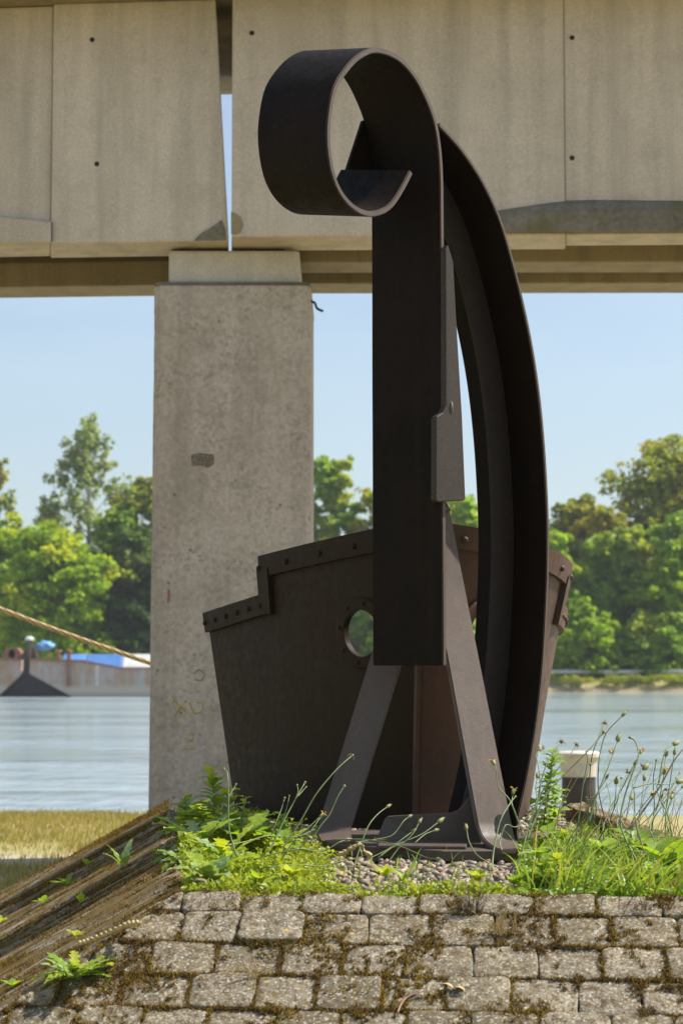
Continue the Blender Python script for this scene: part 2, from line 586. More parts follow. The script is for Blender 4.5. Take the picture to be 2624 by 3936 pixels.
# bushes at the far water's edge
def blobleaves(n, centers, radii, size, squash=0.8, jitter=0.35, droop=0.0):
    """n leaf quads spread over blob shells -> V, F arrays"""
    k = len(centers)
    w = np.array([r[0] * r[1] if hasattr(r, '__len__') else r * r for r in radii]); w = w / w.sum()
    idx = RNG.choice(k, n, p=w)
    dirs = RNG.normal(size=(n, 3)); dirs /= np.linalg.norm(dirs, axis=1)[:, None]
    dirs[:, 2] = np.where(dirs[:, 2] < -0.35, -dirs[:, 2], dirs[:, 2])
    rr = np.array([r if hasattr(r, '__len__') else (r, r, r * squash) for r in radii])[idx]
    rad = 1 - np.abs(RNG.normal(size=n)) * jitter
    c = np.array(centers)[idx] + dirs * rr * rad[:, None]
    nrm = dirs * 0.6 + RNG.normal(size=(n, 3)) * 0.55 + np.array([0.15, -0.1, 0.5])
    nrm /= np.linalg.norm(nrm, axis=1)[:, None]
    t = np.cross(nrm, RNG.normal(size=(n, 3))); t /= np.linalg.norm(t, axis=1)[:, None]
    bt = np.cross(nrm, t)
    s = size * RNG.uniform(0.6, 1.35, n)[:, None]
    V = np.empty((n, 4, 3))
    V[:, 0] = c - t * s; V[:, 1] = c - bt * s * 0.62 + nrm * s * 0.15
    V[:, 2] = c + t * s; V[:, 3] = c + bt * s * 0.62 + nrm * s * 0.15
    Fq = np.arange(n * 4).reshape(n, 4)
    return V.reshape(-1, 3), Fq


M['bark'] = mat_plain('bark', (0.16, 0.12, 0.085), 0.9, 0.4, 3, 0.03)
M['bark_pale'] = mat_plain('pale_bark', (0.34, 0.28, 0.22), 0.9, 0.4, 3, 0.03)
def fol(name, a, c, trans=0.5):
    bb = MB(name)
    pp = bb.P(Roughness=0.6); pp.inputs['Specular IOR Level'].default_value = 0.25
    colr = bb.ramp(bb.island(), [(0.0, a), (1.0, c)])
    n = bb.noise(0.28, 3, 0.6)
    colr = bb.mix(bb.ramp(n, [(0.38, 0.0), (0.62, 0.5)]), colr, tuple(q * 0.6 for q in a))
    n = bb.noise(0.16, 2, 0.5, bb.vec((1, 1, 1), (1, 1, 0)))
    colr = bb.mix(bb.ramp(n, [(0.5, 0.0), (0.68, 0.6)]), colr, (c[0] * 1.5, c[1] * 1.05, c[2]))
    bb.col(colr)
    trn = bb.n.new('ShaderNodeBsdfTranslucent')
    bb.l.new(bb.mix(1.0, colr, (1.3, 1.3, 0.5), 'MULTIPLY'), trn.inputs['Color'])
    mx = bb.n.new('ShaderNodeMixShader'); mx.inputs[0].default_value = trans
    bb.l.new(pp.outputs[0], mx.inputs[1]); bb.l.new(trn.outputs[0], mx.inputs[2])
    bb.l.new(mx.outputs[0], bb.out.inputs['Surface'])
    return bb.m


FM = {'bright': fol('foliage_bright', (0.25, 0.40, 0.014), (0.44, 0.56, 0.028)),
      'mid': fol('foliage_mid', (0.20, 0.34, 0.035), (0.34, 0.48, 0.05)),
      'dark': fol('foliage_dark', (0.06, 0.14, 0.03), (0.12, 0.20, 0.04)),
      'olive': fol('foliage_olive', (0.24, 0.29, 0.03), (0.40, 0.42, 0.05)),
      'poplar': fol('foliage_poplar', (0.28, 0.36, 0.13), (0.42, 0.48, 0.20), 0.45)}


def tree(name, label, x0, x1, ytop, d, mat, n=4500, leaf=0.42, ybase=2600, kind='round', nb=26, bark='bark', seed=0, low=0.15):
    rs = random.Random(seed * 13 + 5)
    base = at((x0 + x1) / 2, ybase, d); base.z = 0.9
    top = at((x0 + x1) / 2, ytop, d).z
    hw = (at(x1, ybase, d).x - at(x0, ybase, d).x) / 2
    H = top - base.z
    t = thing(name, base, label, 'tree' if 'tree' in name or 'poplar' in name or 'willow' in name else 'bush',
              'trees and bushes on the far bank')
    cs, rs_ = [], []
    V, Fc = [], []
    tr = max(0.15, H * 0.018)
    lean = rs.uniform(-0.04, 0.04) * H
    tube([base + Vector((lean * q, 0, H * q * 0.85)) for q in (0, 0.25, 0.5, 0.75, 1)], [tr, tr * 0.8, tr * 0.6, tr * 0.4, tr * 0.15], 6, V, Fc)
    nb = int(nb * (1.35 if kind == 'poplar' else 1.9))
    for i in range(nb):
        q = low + (1 - low) * ((i + rs.random()) / nb)
        if kind == 'round':
            prof = math.sqrt(max(0.03, 1 - ((q - 0.45) / 0.57) ** 2)) * 0.82
        elif kind == 'poplar':
            prof = (1.0 * math.sin(min(1, (1 - q) * 1.35) * math.pi / 2) ** 0.8) * (1 if q > 0.3 else 0.6)
        else:
            prof = 0.85 * (1 - q * 0.75)
        a = rs.uniform(0, 2 * math.pi); rr = math.sqrt(rs.random())
        r = (0.15 if kind == 'poplar' else 0.29) * hw * rs.uniform(0.45, 1.5)
        if kind == 'poplar': rr = rr ** 0.5
        cx = hw * prof * rr * math.cos(a); cy = hw * prof * rr * math.sin(a) * 0.7
        c0 = base + Vector((cx + lean * q, cy, H * q - r * 0.4))
        cs.append(tuple(c0)); rs_.append((r, r, r * (1.5 if kind == 'poplar' else 0.8)))
        st = base + Vector((lean * q * 0.7, 0, H * max(0.08, q - 0.16)))
        tube([st, st.lerp(c0, 0.5) + Vector((0, 0, -0.03 * H * rs.random())), c0], [tr * 0.34 * (1.1 - q), tr * 0.22 * (1.1 - q), 0.03], 4, V, Fc)
    mesh('trunk', V, Fc, M[bark], t)
    c2, r2 = [], []
    for c_, r_ in zip(cs, rs_):
        c2.append(c_); r2.append(tuple(q * 0.8 for q in r_))
        for _ in range(6):
            v = Vector((rs.gauss(0, 1), rs.gauss(0, 1), rs.gauss(0.15, 1))).normalized()
            k = rs.uniform(0.7, 1.15)
            c2.append((c_[0] + v.x * r_[0] * k, c_[1] + v.y * r_[1] * k, c_[2] + v.z * r_[2] * k))
            f_ = rs.uniform(0.22, 0.5); r2.append(tuple(q * f_ for q in r_))
    cs, rs_ = c2, r2
    Vv, Ff = blobleaves(int(n * 1.8), cs, rs_, leaf * 0.9, 0.8, 0.6)
    npmesh('crown', Vv, Ff, FM[mat], t)
    return t


TREES = [
    ('poplar_tree', 'tall airy grey-green poplar, highest tree left of the concrete pier', 60, 600, 1640, 240, 'poplar', 7500, 0.30, 'poplar', 75, 'bark_pale', 0.2),
    ('poplar_tree', 'sparse thin poplar at the left edge of the photo behind the bushes', -150, 130, 1740, 245, 'poplar', 2200, 0.32, 'poplar', 34, 'bark_pale', 0.3),
    ('broadleaf_tree', 'yellow-green tree against the left edge of the concrete pier', 380, 760, 1860, 233, 'olive', 6500, 0.40, 'round', 30, 'bark', 0.25),
    ('willow_tree', 'dark drooping tree behind the barge, between the bright tree and the pier', 370, 700, 2040, 226, 'dark', 9000, 0.42, 'round', 34, 'bark', 0.02),
    ('broadleaf_tree', 'big bright green tree over the barge at left', -80, 470, 2030, 222.5, 'bright', 15000, 0.36, 'round', 60, 'bark', 0.0),
    ('broadleaf_tree', 'green tree at the left photo edge behind the bright one', -330, 130, 1990, 236, 'mid', 6000, 0.42, 'round', 34, 'bark', 0.1),
    ('broadleaf_tree', 'pointed dark green tree just right of the concrete pier', 1130, 1420, 1775, 236, 'mid', 9000, 0.40, 'round', 46, 'bark', 0.05),
    ('broadleaf_tree', 'olive tree between the concrete pier and the steel post', 1290, 1640, 1880, 234, 'olive', 6000, 0.40, 'round', 30, 'bark', 0.05),
    ('broadleaf_tree', 'bright green tree seen between the steel post and the curved beam', 1640, 1960, 1915, 231, 'bright', 7000, 0.40, 'round', 34, 'bark', 0.05),
    ('broadleaf_tree', 'wide bushy tree behind the bow plates of the ship sculpture', 700, 1350, 2120, 226, 'mid', 9000, 0.42, 'round', 40, 'bark', 0.0),
    ('broadleaf_tree', 'bush-like green tree seen through the holes in the bow', 1250, 1900, 2130, 224, 'mid', 9000, 0.42, 'round', 40, 'bark', 0.0),
    ('broadleaf_tree', 'olive tree with a ragged top right of the curved beam', 2050, 2420, 1925, 238, 'olive', 7500, 0.38, 'round', 42, 'bark', 0.1),
    ('broadleaf_tree', 'tallest tree at right, loose crown cut by the photo edge', 2270, 2860, 1715, 240, 'olive', 12000, 0.38, 'round', 64, 'bark_pale', 0.2),
    ('broadleaf_tree', 'broad green tree in the middle of the right bank', 2180, 2560, 2060, 231, 'mid', 11000, 0.40, 'round', 46, 'bark', 0.0),
    ('broadleaf_tree', 'yellowish green tree beside the curved beam above the rail', 2020, 2280, 2060, 229, 'bright', 9000, 0.38, 'round', 36, 'bark', 0.0),
    ('broadleaf_tree', 'dark green tree at the right photo edge behind the rail', 2500, 2900, 1990, 228, 'mid', 11000, 0.42, 'round', 46, 'bark', 0.0),
    ('broadleaf_tree', 'round olive tree filling the bank between the ragged top and the tallest right tree', 2180, 2520, 1960, 234, 'olive', 8000, 0.38, 'round', 44, 'bark', 0.05),
    ('broadleaf_tree', 'yellow-green tree low at the right photo edge before the tallest tree', 2420, 2800, 2080, 226.5, 'bright', 9000, 0.38, 'round', 44, 'bark', 0.0),
    ('broadleaf_tree', 'light green tree between the bright barge tree and the pier', 330, 620, 1960, 231, 'mid', 8000, 0.38, 'round', 40, 'bark', 0.05),
    ('bush', 'low bright bush behind the right part of the guard rail', 2080, 2400, 2330, 223.5, 'bright', 6500, 0.34, 'round', 34, 'bark', 0.0),
    ('bush', 'low dark bush behind the guard rail at the right photo edge', 2330, 2720, 2370, 223.8, 'mid', 6500, 0.34, 'round', 34, 'bark', 0.0),
]
for i, (nm, lb, x0, x1, yt, d, mt, n, lf, kd, nb, bk, low) in enumerate(TREES):
    tree(nm, lb, x0, x1, yt, d, mt, int(n * 1.25), lf, kind=kd, nb=nb, bark=bk, seed=i, low=low)
# a far wood closing the view behind the single trees
cs, rr_ = [], []
for i in range(150):
    x = -420 + 840 * (i + random.random()) / 150
    cs.append((x, random.uniform(262, 300), random.uniform(2, 9) + 3 * math.sin(x * 0.05))); rr_.append((6, 5, random.uniform(3.5, 5.5)))
Vv, Ff = blobleaves(42000, cs, rr_, 0.7, 0.8, 0.35)
tag(npmesh('wood', Vv, Ff, FM['dark']), 'dark continuous wood closing the far bank', 'wood', kind='stuff')
# scrub on the far slope
cs, rr_ = [], []
for i in range(110):
    px = random.uniform(2100, 2900)
    dens = (px - 2120) / 500
    if random.random() < 0.35 + dens * 0.5:
        cs.append((at(px, 2620, 219.5).x, random.uniform(217.5, 221), random.uniform(-0.5, 0.6))); rr_.append((random.uniform(0.6, 1.5), 0.6, random.uniform(0.3, 0.75)))
Vv, Ff = blobleaves(9000, cs, rr_, 0.12, 0.8, 0.4)
tag(npmesh('bank_scrub', Vv, Ff, FM['olive']), 'olive scrub growing on the far bank below the rail', 'scrub', kind='stuff')

# ------------------------------------------------------------------ barges
def mat_barge(name, base, c2):
    bb = MB(name); bb.P(Roughness=0.75)
    st = bb.noise(1, 4, 0.6, bb.vec((1.1, 1.1, 0.07)))
    c = bb.mix(bb.ramp(st, [(0.46, 0.0), (0.62, 0.9)]), base, c2)
    c = bb.mix(bb.ramp(bb.noise(0.8, 5, 0.7), [(0.5, 0.0), (0.68, 0.8)]), c, (0.30, 0.15, 0.07))
    z = bb.sep('Z')
    c = bb.mix(bb.ramp(bb.math('MULTIPLY', bb.math('ADD', z, 1.0), 0.5), [(0.30, 1.0), (0.62, 0.0)]), c, (0.46, 0.40, 0.31))
    bb.col(c)
    return bb.m


M['barge'] = mat_barge('barge_hull', (0.36, 0.31, 0.29), (0.33, 0.22, 0.14))
M['barge_dark'] = mat_plain('barge_black', (0.010, 0.010, 0.012), 0.5)
M['rust'] = mat_plain('deck_rust', (0.30, 0.14, 0.09), 0.8, 0.3, 1.5)
M['blue'] = mat_plain('blue_cover', (0.10, 0.26, 0.62), 0.45, 0.15, 0.6)
M['white'] = mat_plain('white_paint', (0.75, 0.74, 0.70), 0.5, 0.1, 1.0)
DB = 184.0


def bz(y, d=DB): return at(0, y, d).z
def bx(x, d=DB): return at(x, 2600, d).x


def barge(name, label, xs, d, wid, mat):
    """xs: side profile points (px,y) closed"""
    base = at(xs[0][0], 2677, d); base.z = -1.0
    t = thing(name, base, label, 'barge', 'rusty cargo barges moored across the river')
    pts = [Vector((bx(x, d), d, bz(y, d))) for x, y in xs]
    bm = prism_bm(pts, (0, wid, 0)); bevel_bm(bm, 0.08, 1)
    from_bm('hull', bm, mat, t)
    return t


bL = barge('barge', 'grey rusty barge cut off by the left photo edge, raked end toward the other barge',
           [(-1400, 2537), (84, 2537), (84, 2590), (0, 2672), (-60, 2700), (-1400, 2700)], DB, 11, M['barge'])
bR = barge('barge', 'grey rusty barge with blue hatch covers running behind the concrete pier',
           [(114, 2537), (330, 2543), (460, 2568), (1120, 2568), (1120, 2700), (330, 2700), (270, 2675), (114, 2590)], DB, 11, M['barge'])
bD = barge('barge', 'black barge hull lying behind, seen in the gap of the two grey barges',
           [(-900, 2552), (900, 2552), (900, 2700), (-900, 2700)], DB + 11.6, 10, M['barge_dark'])
# black wedge fills under both raked ends, black block in the gap
for t, pts in ((bL, [(86, 2593), (86, 2700), (-70, 2700), (2, 2675)]), (bR, [(112, 2593), (272, 2678), (300, 2700), (112, 2700)])):
    P3 = [Vector((bx(x), DB + 1.0, bz(y))) for x, y in pts]
    bm = prism_bm(P3, (0, 9, 0))
    from_bm('rake_fill', bm, M['barge_dark'], t)
bm = box_bm(c=((bx(84) + bx(114)) / 2, DB + 2.5, bz(2620)), s=(bx(114) - bx(84) - 0.02, 3, bz(2535) - bz(2700)))
from_bm('gap_block', bm, M['barge_dark'], bR)
# gunwale strip, bitts, cover, draught marks, rubbing posts
def strip(name, x0, y0, x1, y1, h, t, mat, d=DB, dy=-0.12, w=0.3):
    pts = [Vector((bx(x0), d + dy, bz(y0))), Vector((bx(x1), d + dy, bz(y1))), Vector((bx(x1), d + dy, bz(y1) + h)), Vector((bx(x0), d + dy, bz(y0) + h))]
    return from_bm(name, prism_bm(pts, (0, w, 0)), mat, t)
strip('gunwale', -1400, 2540, 84, 2540, 0.22, bL, M['rust'])
strip('gunwale', 114, 2540, 330, 2546, 0.22, bR, M['rust'])
strip('gunwale', 330.5, 2546, 460, 2571, 0.18, bR, M['rust'])
strip('gunwale', 460.5, 2571, 1120, 2571, 0.15, bR, M['rust'])
for px in (222, 263):
    V, Fc = tube([Vector((bx(px), DB + 0.5, bz(2545))), Vector((bx(px), DB + 0.5, bz(2506)))], 0.2, 10)
    mesh('bitt', V, Fc, M['rust'], bR)
    V, Fc = tube([Vector((bx(px), DB + 0.5, bz(2506))), Vector((bx(px), DB + 0.5, bz(2498)))], [0.32, 0.26], 10)
    mesh('bitt_head', V, Fc, M['rust'], bR)
bm = box_bm(c=(bx(264), DB - 0.16, bz(2590)), s=(0.34, 0.26, bz(2545) - bz(2640)))
from_bm('rubbing_post', bm, M['rust'], bR)
for x0, x1, m in ((232, 322, 'blue'), (322.5, 465, 'blue'), (465.5, 640, 'white'), (640.5, 1100, 'blue')):
    cs8 = []
    y0 = 2545 if x1 < 330 else 2566
    for zz_ in (bz(y0), bz(2514)):
        inset = 0 if zz_ < bz(2530) else 1.0
        for x, yv in ((x0, DB + 0.9 + inset), (x1, DB + 0.9 + inset), (x1, DB + 8), (x0, DB + 8)):
            cs8.append(Vector((bx(x), yv, zz_)))
    bm = box_bm(cs8); bevel_bm(bm, 0.12, 2)
    from_bm('hatch_cover', bm, M[m], bR)
for k in range(9):
    bm = box_bm(c=(bx(374), DB - 0.015, bz(2560 + k * 9)), s=(0.30, 0.02, 0.10))
    from_bm('draught_mark', bm, M['white'], bR)
# winch, mast and gear on the left barge's end
wi = thing('deck_winch', (bx(60), DB + 3, bz(2537)), 'dark deck winch with sloping frame on the left barge', 'winch')
pts = [Vector((bx(x), DB + 2, bz(y))) for x, y in ((55, 2538), (98, 2476), (112, 2476), (128, 2538))]
from_bm('frame', prism_bm(pts, (0, 1.2, 0)), M['steel_grey'], wi)
for px in (22, 44):
    V, Fc = tube([Vector((bx(px), DB + 1.8, bz(2512))), Vector((bx(px), DB + 3.6, bz(2512)))], 0.55, 14)
    mesh('drum', V, Fc, M['rust'], wi)
mp = thing('mast_post', (bx(104), DB + 1.4, bz(2476)), 'short post with white cap on the barge', 'post')
V, Fc = tube([Vector((bx(104), DB + 1.4, bz(2537))), Vector((bx(104), DB + 1.4, bz(2458)))], 0.22, 10); mesh('shaft', V, Fc, M['steel_grey'], mp)
V, Fc = tube([Vector((bx(104), DB + 1.4, bz(2460))), Vector((bx(104), DB + 1.4, bz(2452))), Vector((bx(104), DB + 1.4, bz(2446)))], [0.42, 0.40, 0.2], 12); mesh('cap', V, Fc, M['white'], mp)
bt = thing('tarpaulin_bundle', (bx(158), DB + 2, bz(2500)), 'light blue tarpaulin bundle on the barge bow', 'tarpaulin')
bm = bmesh.new(); bmesh.ops.create_icosphere(bm, subdivisions=3, radius=1.0)
for v in bm.verts:
    n_ = mnoise.noise(v.co * 2.2)
    v.co = Vector((v.co.x * 0.85, v.co.y * 0.7, v.co.z * 0.45)) * (1 + 0.5 * n_) + Vector((bx(158), DB + 2.2, bz(2482)))
from_bm('bundle', bm, mat_plain('lightblue', (0.16, 0.42, 0.72), 0.5, 0.3, 2), bt, True)
for px in (140, 172):
    V, Fc = tube([Vector((bx(px), DB + 2.2, bz(2540))), Vector((bx(px), DB + 2.2, bz(2488)))], 0.1, 8); mesh('support', V, Fc, M['rust'], bt)

# ------------------------------------------------------------------ bridge and pier
def zat(y, d): return at(0, y, d).z
ZB = zat(905, 16.2)                 # underside of the girders
ZT = 5.62 + EYE                     # underside of the deck slab


def beam(name, x0, d0, x1, d1, w, zb, zt, mat, parent, topshift0=0, topshift1=0, flange=0.38, web=0.22, full=False):
    """concrete I beam from image column x0 (distance d0) to x1 (d1); near face at d, extends w deeper"""
    def P(x, d, z): return Vector(((x - 1312) / F * d, d, z))
    bm = bmesh.new()
    if full:
        prof = [(0, zb), (w, zb), (w, zt), (0, zt)]
    else:
        o = (w - web) / 2
        prof = [(0, zb), (w, zb), (w, zb + flange * 0.6), (w - o, zb + flange), (w - o, zt), (o, zt), (o, zb + flange), (0, zb + flange * 0.6)]
    A, B = [], []
    for q, z in prof:
        ft = (z - zb) / (zt - zb)
        A.append(bm.verts.new(P(x0 + topshift0 * ft, d0 + q, z)))
        B.append(bm.verts.new(P(x1 + topshift1 * ft, d1 + q, z)))
    n = len(prof)
    bm.faces.new(A); bm.faces.new(B[::-1])
    for i in range(n):
        bm.faces.new([A[i], A[(i + 1) % n], B[(i + 1) % n], B[i]])
    bevel_bm(bm, 0.018, 2, 25)
    return from_bm(name, bm, mat, parent)


br = thing('concrete_bridge', (0, 17.5, ZB), 'long concrete girder bridge crossing overhead, two spans meeting over the pier', 'bridge')
# right span
gR1 = beam('girder', 884, 16.26, 2183, 16.2, 0.56, ZB, ZT, M['concrete'], br, 0, 0, full=True)
beam('girder', 2183.5, 16.215, 5200, 16.0, 0.44, ZB + 0.008, ZT - 0.005, M['concrete'], br, full=True)
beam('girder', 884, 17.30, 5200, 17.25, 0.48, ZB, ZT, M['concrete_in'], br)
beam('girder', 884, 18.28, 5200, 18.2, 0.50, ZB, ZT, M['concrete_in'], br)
# left span, bends away a little
gL1 = beam('girder', 874, 16.40, 181, 16.52, 0.60, ZB, ZT, M['concrete'], br, -56, 0, full=True)
gL2 = beam('girder', 180.5, 16.56, -3000, 17.25, 0.50, ZB + 0.004, ZT - 0.004, M['concrete'], br, full=True)
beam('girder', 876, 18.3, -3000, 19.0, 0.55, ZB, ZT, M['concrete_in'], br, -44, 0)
# deck slab with far edge
def quad_slab(name, pts, z0, z1, mat, parent, bev=0.01):
    cs8 = [Vector((x, y, z0)) for x, y in pts] + [Vector((x, y, z1)) for x, y in pts]
    bm = box_bm(cs8); bevel_bm(bm, bev, 1)
    return from_bm(name, bm, mat, parent)
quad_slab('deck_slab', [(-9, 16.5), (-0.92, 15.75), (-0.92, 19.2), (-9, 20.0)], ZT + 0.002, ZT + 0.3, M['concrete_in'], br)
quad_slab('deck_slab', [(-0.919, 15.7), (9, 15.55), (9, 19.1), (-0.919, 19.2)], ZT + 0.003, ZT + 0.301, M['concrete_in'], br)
for i, (xx, wd) in enumerate(((-0.92, 0.10),)):
    pass
# bottom flange of the right girder : rough ledge with mossy sloping top
pl = []
for px, yt in ((1690, 828), (1800, 806), (1925, 790), (2060, 770), (2180, 756), (2300, 752), (2620, 752), (3300, 752), (5200, 752)):
    d = 16.26 - 0.045
    pl.append((px, yt, d))
V, Fc = [], []
for i, (px, yt, d) in enumerate(pl):
    tp = 0.01 + 0.09 * min(1, i / 4)
    zt_ = zat(yt, d)
    x = (px - 1312) / F * d
    V += [Vector((x, 16.27, zt_ + 0.0)), Vector((x, 16.2 - tp * 0.5, zt_ - 0.07)), Vector((x, 16.2 - tp, zt_ - 0.15)), Vector((x, 16.2 - tp, ZB + 0.022)), Vector((x, 16.27, ZB + 0.012))]
for i in range(len(pl) - 1):
    for j in range(4):
        a = i * 5 + j
        Fc.append((a, a + 5, a + 6, a + 1))
Fc.append((0, 1, 2, 3, 4))
mesh('bottom_flange', V, Fc, M['ledge'], br)
# left girder flange (smooth)
V, Fc = [], []
for px, yt, d in ((183, 852, 16.50), (60, 838, 16.54), (-60, 828, 16.58), (-3000, 828, 17.20)):
    x = (px - 1312) / F * d
    zt_ = zat(yt, d)
    V += [Vector((x, d + 0.05, zt_ + 0.02)), Vector((x, d - 0.03, zt_ - 0.015)), Vector((x, d - 0.03, ZB + 0.012)), Vector((x, d + 0.06, ZB + 0.009))]
for i in range(3):
    for j in range(3):
        a = i * 4 + j
        Fc.append((a, a + 1, a + 5, a + 4))
mesh('bottom_flange', V, Fc, M['concrete'], br)
# tie holes : dark plugs recessed in a rim
def disc(name, c, r, n, mat, parent, depth=0.006, seg=14):
    n = n.normalized(); a = n.cross(Vector((0, 0, 1))).normalized(); b_ = n.cross(a)
    V = [c + n * depth]; Fc = []
    for q in (1.0, 0.62):
        for k in range(seg):
            th = 2 * math.pi * k / seg
            V.append(c + (a * math.cos(th) + b_ * math.sin(th)) * r * q + n * (0.001 if q == 1 else depth))
    for k in range(seg):
        Fc.append((1 + k, 1 + (k + 1) % seg, 1 + seg + (k + 1) % seg, 1 + seg + k))
        Fc.append((0, 1 + seg + k, 1 + seg + (k + 1) % seg))
    return mesh(name, V, Fc, mat, parent, True)
for px, py, par, d in ((355, 153, gL1, 16.49), (373, 630, gL1, 16.487), (968, 127, gR1, 16.254), (2197, 145, None, 16.212), (2197, 607, None, 16.212)):
    disc('tie_hole', at(px, py, d - 0.002), 0.021, Vector((0, -1, 0)), M['black'], br)
# patches: spalled corners at the joint
def patch(name, pxs, d, mat, parent, th=0.006):
    pts = [at(x, y, d) for x, y in pxs]
    return from_bm(name, prism_bm(pts, (0, -th, 0)), mat, parent)
patch('spalled_corner', [(745, 926), (775, 895), (815, 872), (852, 845), (866, 880), (871, 924)], 16.402, M['ledge'], br)
patch('spalled_corner', [(888, 815), (905, 820), (925, 835), (935, 865), (925, 895), (900, 902), (888, 898)], 16.255, M['concrete_in'], br)
0 and patch('spalled_corner', [(1345, 905), (1352, 880), (1375, 865), (1400, 862), (1425, 875), (1432, 905)], 16.225, M['ledge'], br)

# pier
pr = thing('bridge_pier', Vector((-0.95, 17.6, 0)), 'tall square mossy concrete pier carrying the bridge', 'pier')
DP = 16.55
def Xp(px, d): return (px - 1312) / F * d
ztop = zat(1097, DP)
xl, xr = Xp(584, DP), Xp(1193, DP)
xlb, xrb = Xp(574, DP), Xp(1195, DP)
bm = bmesh.new()
dep = 1.7
NZ = 26
rings = []
ch = 0.055
for i in range(NZ + 1):
    q = i / NZ
    z = -0.1 + (ztop + 0.1) * q
    l = xlb + (xl - xlb) * q; r_ = xrb + (xr - xrb) * q
    j = 0.006 * mnoise.noise(Vector((0, 0, z * 3)))
    k = 0.008 * mnoise.noise(Vector((5, 0, z * 6)))
    rings.append([bm.verts.new(p) for p in (
        (l + j, DP + ch, z), (l + ch + j, DP, z), (r_ - ch * 0.7 + k, DP, z), (r_ + k, DP + ch * 0.7, z), (r_, DP + dep, z), (l, DP + dep, z))])
for i in range(NZ):
    for k in range(6):
        bm.faces.new([rings[i][k], rings[i][(k + 1) % 6], rings[i + 1][(k + 1) % 6], rings[i + 1][k]])
bm.faces.new(rings[-1]); bm.faces.new(rings[0][::-1])
from_bm('shaft', bm, M['pillar'], pr)
bm = box_bm([Vector(p) for p in ((xl - 0.004, DP - 0.006, ztop + 0.001), (xr + 0.004, DP - 0.006, ztop + 0.001), (xr + 0.004, DP + dep, ztop + 0.001), (xl - 0.004, DP + dep, ztop + 0.001),
                                  (xl + 0.03, DP + 0.03, ztop + 0.035), (xr - 0.03, DP + 0.03, ztop + 0.035), (xr - 0.03, DP + dep - 0.03, ztop + 0.035), (xl + 0.03, DP + dep - 0.03, ztop + 0.035))])
from_bm('mossy_top', bm, M['ledge'], pr)
DC = DP + 0.08
zc = zat(962, DC)
bm = box_bm([Vector((Xp(640, DC), DC, ztop + 0.03)), Vector((Xp(1148, DC), DC, ztop + 0.03)), Vector((Xp(1148, DC), DC + 1.5, ztop + 0.03)), Vector((Xp(640, DC), DC + 1.5, ztop + 0.03)),
             Vector((Xp(640, DC), DC, zc)), Vector((Xp(1148, DC), DC, zc)), Vector((Xp(1148, DC), DC + 1.5, zc)), Vector((Xp(640, DC), DC + 1.5, zc))])
bevel_bm(bm, 0.03, 3); from_bm('bearing_block', bm, M['cap'], pr)
for x0, x1 in ((650, 868), (900, 1090)):
    d = DC + 0.12
    bm = box_bm([Vector((Xp(x, d), y, z)) for z in (zc + 0.001, ZB - 0.001) for x, y in ((x0, d), (x1, d), (x1, d + 0.5), (x0, d + 0.5))])
    from_bm('bearing_pad', bm, M['black'], pr)
# rust-brown patch, graffiti strokes and cable on the pier
b = MB('exposed_aggregate'); b.P(Roughness=0.95)
b.col(b.ramp(b.noise(60, 4), [(0.35, (0.10, 0.075, 0.05)), (0.65, (0.26, 0.21, 0.16))])); M['aggregate'] = b.m
patch('exposed_patch', [(735, 1748), (760, 1742), (800, 1744), (824, 1748), (822, 1785), (800, 1798), (770, 1790), (738, 1792)], DP - 0.0, M['aggregate'], pr, 0.004)
M['gy'] = mat_plain('yellow_spray', (0.50, 0.36, 0.05), 0.8, 0.4, 30)
M['gr'] = mat_plain('red_spray', (0.36, 0.14, 0.13), 0.8, 0.3, 30)
M['gg'] = mat_plain('grey_spray', (0.27, 0.24, 0.23), 0.8, 0.3, 30)
def spray(pts, mat, w=5):
    P3 = smooth_path([at(x, y, DP - 0.003) for x, y in pts], 4)
    V, Fc = [], []
    ww = w / F * DP
    for i, p in enumerate(P3):
        t = (P3[min(i + 1, len(P3) - 1)] - P3[max(0, i - 1)]).normalized()
        s = Vector((-t.z, 0, t.x)) * ww * (0.6 + 0.5 * abs(mnoise.noise(p * 40)))
        V += [p + s, p - s]
    for i in range(len(P3) - 1):
        Fc.append((2 * i, 2 * i + 1, 2 * i + 3, 2 * i + 2))
    mesh('spray_mark', V, Fc, mat, pr)
spray([(665, 2690), (690, 2712), (720, 2740)], M['gy'], 4); spray([(718, 2692), (695, 2720), (672, 2755)], M['gy'], 4)
spray([(730, 2700), (745, 2740), (775, 2735), (780, 2705), (755, 2700)], M['gy'], 3)
spray([(722, 2832), (738, 2818), (742, 2840), (722, 2852), (712, 2838)], M['gy'], 3)
spray([(705, 2878), (730, 2880), (755, 2876)], M['gy'], 3)
spray([(808, 2720), (825, 2735)], M['gy'], 3)
spray([(648, 2265), (650, 2290), (646, 2318)], M['gr'], 6)
spray([(745, 2590), (765, 2575), (785, 2590), (775, 2615), (752, 2612)], M['gg'], 4)
for (cx_, cy_, rx_, ry_) in ():
    spray([(cx_ - rx_, cy_), (cx_ - rx_ / 2, cy_ - ry_), (cx_ + rx_ / 3, cy_ - ry_ / 2), (cx_ + rx_, cy_ + ry_)], M['gg'], 4)
V, Fc = tube(smooth_path([at(1180, 1150, DP + 0.15), at(1196, 1158, DP + 0.12), at(1210, 1165, DP + 0.12), at(1218, 1185, DP + 0.1), at(1242, 1197, DP + 0.1)]), 0.011, 6)
mesh('cable_end', V, Fc, mat_plain('green_black_cable', (0.01, 0.03, 0.03), 0.5), pr, True)

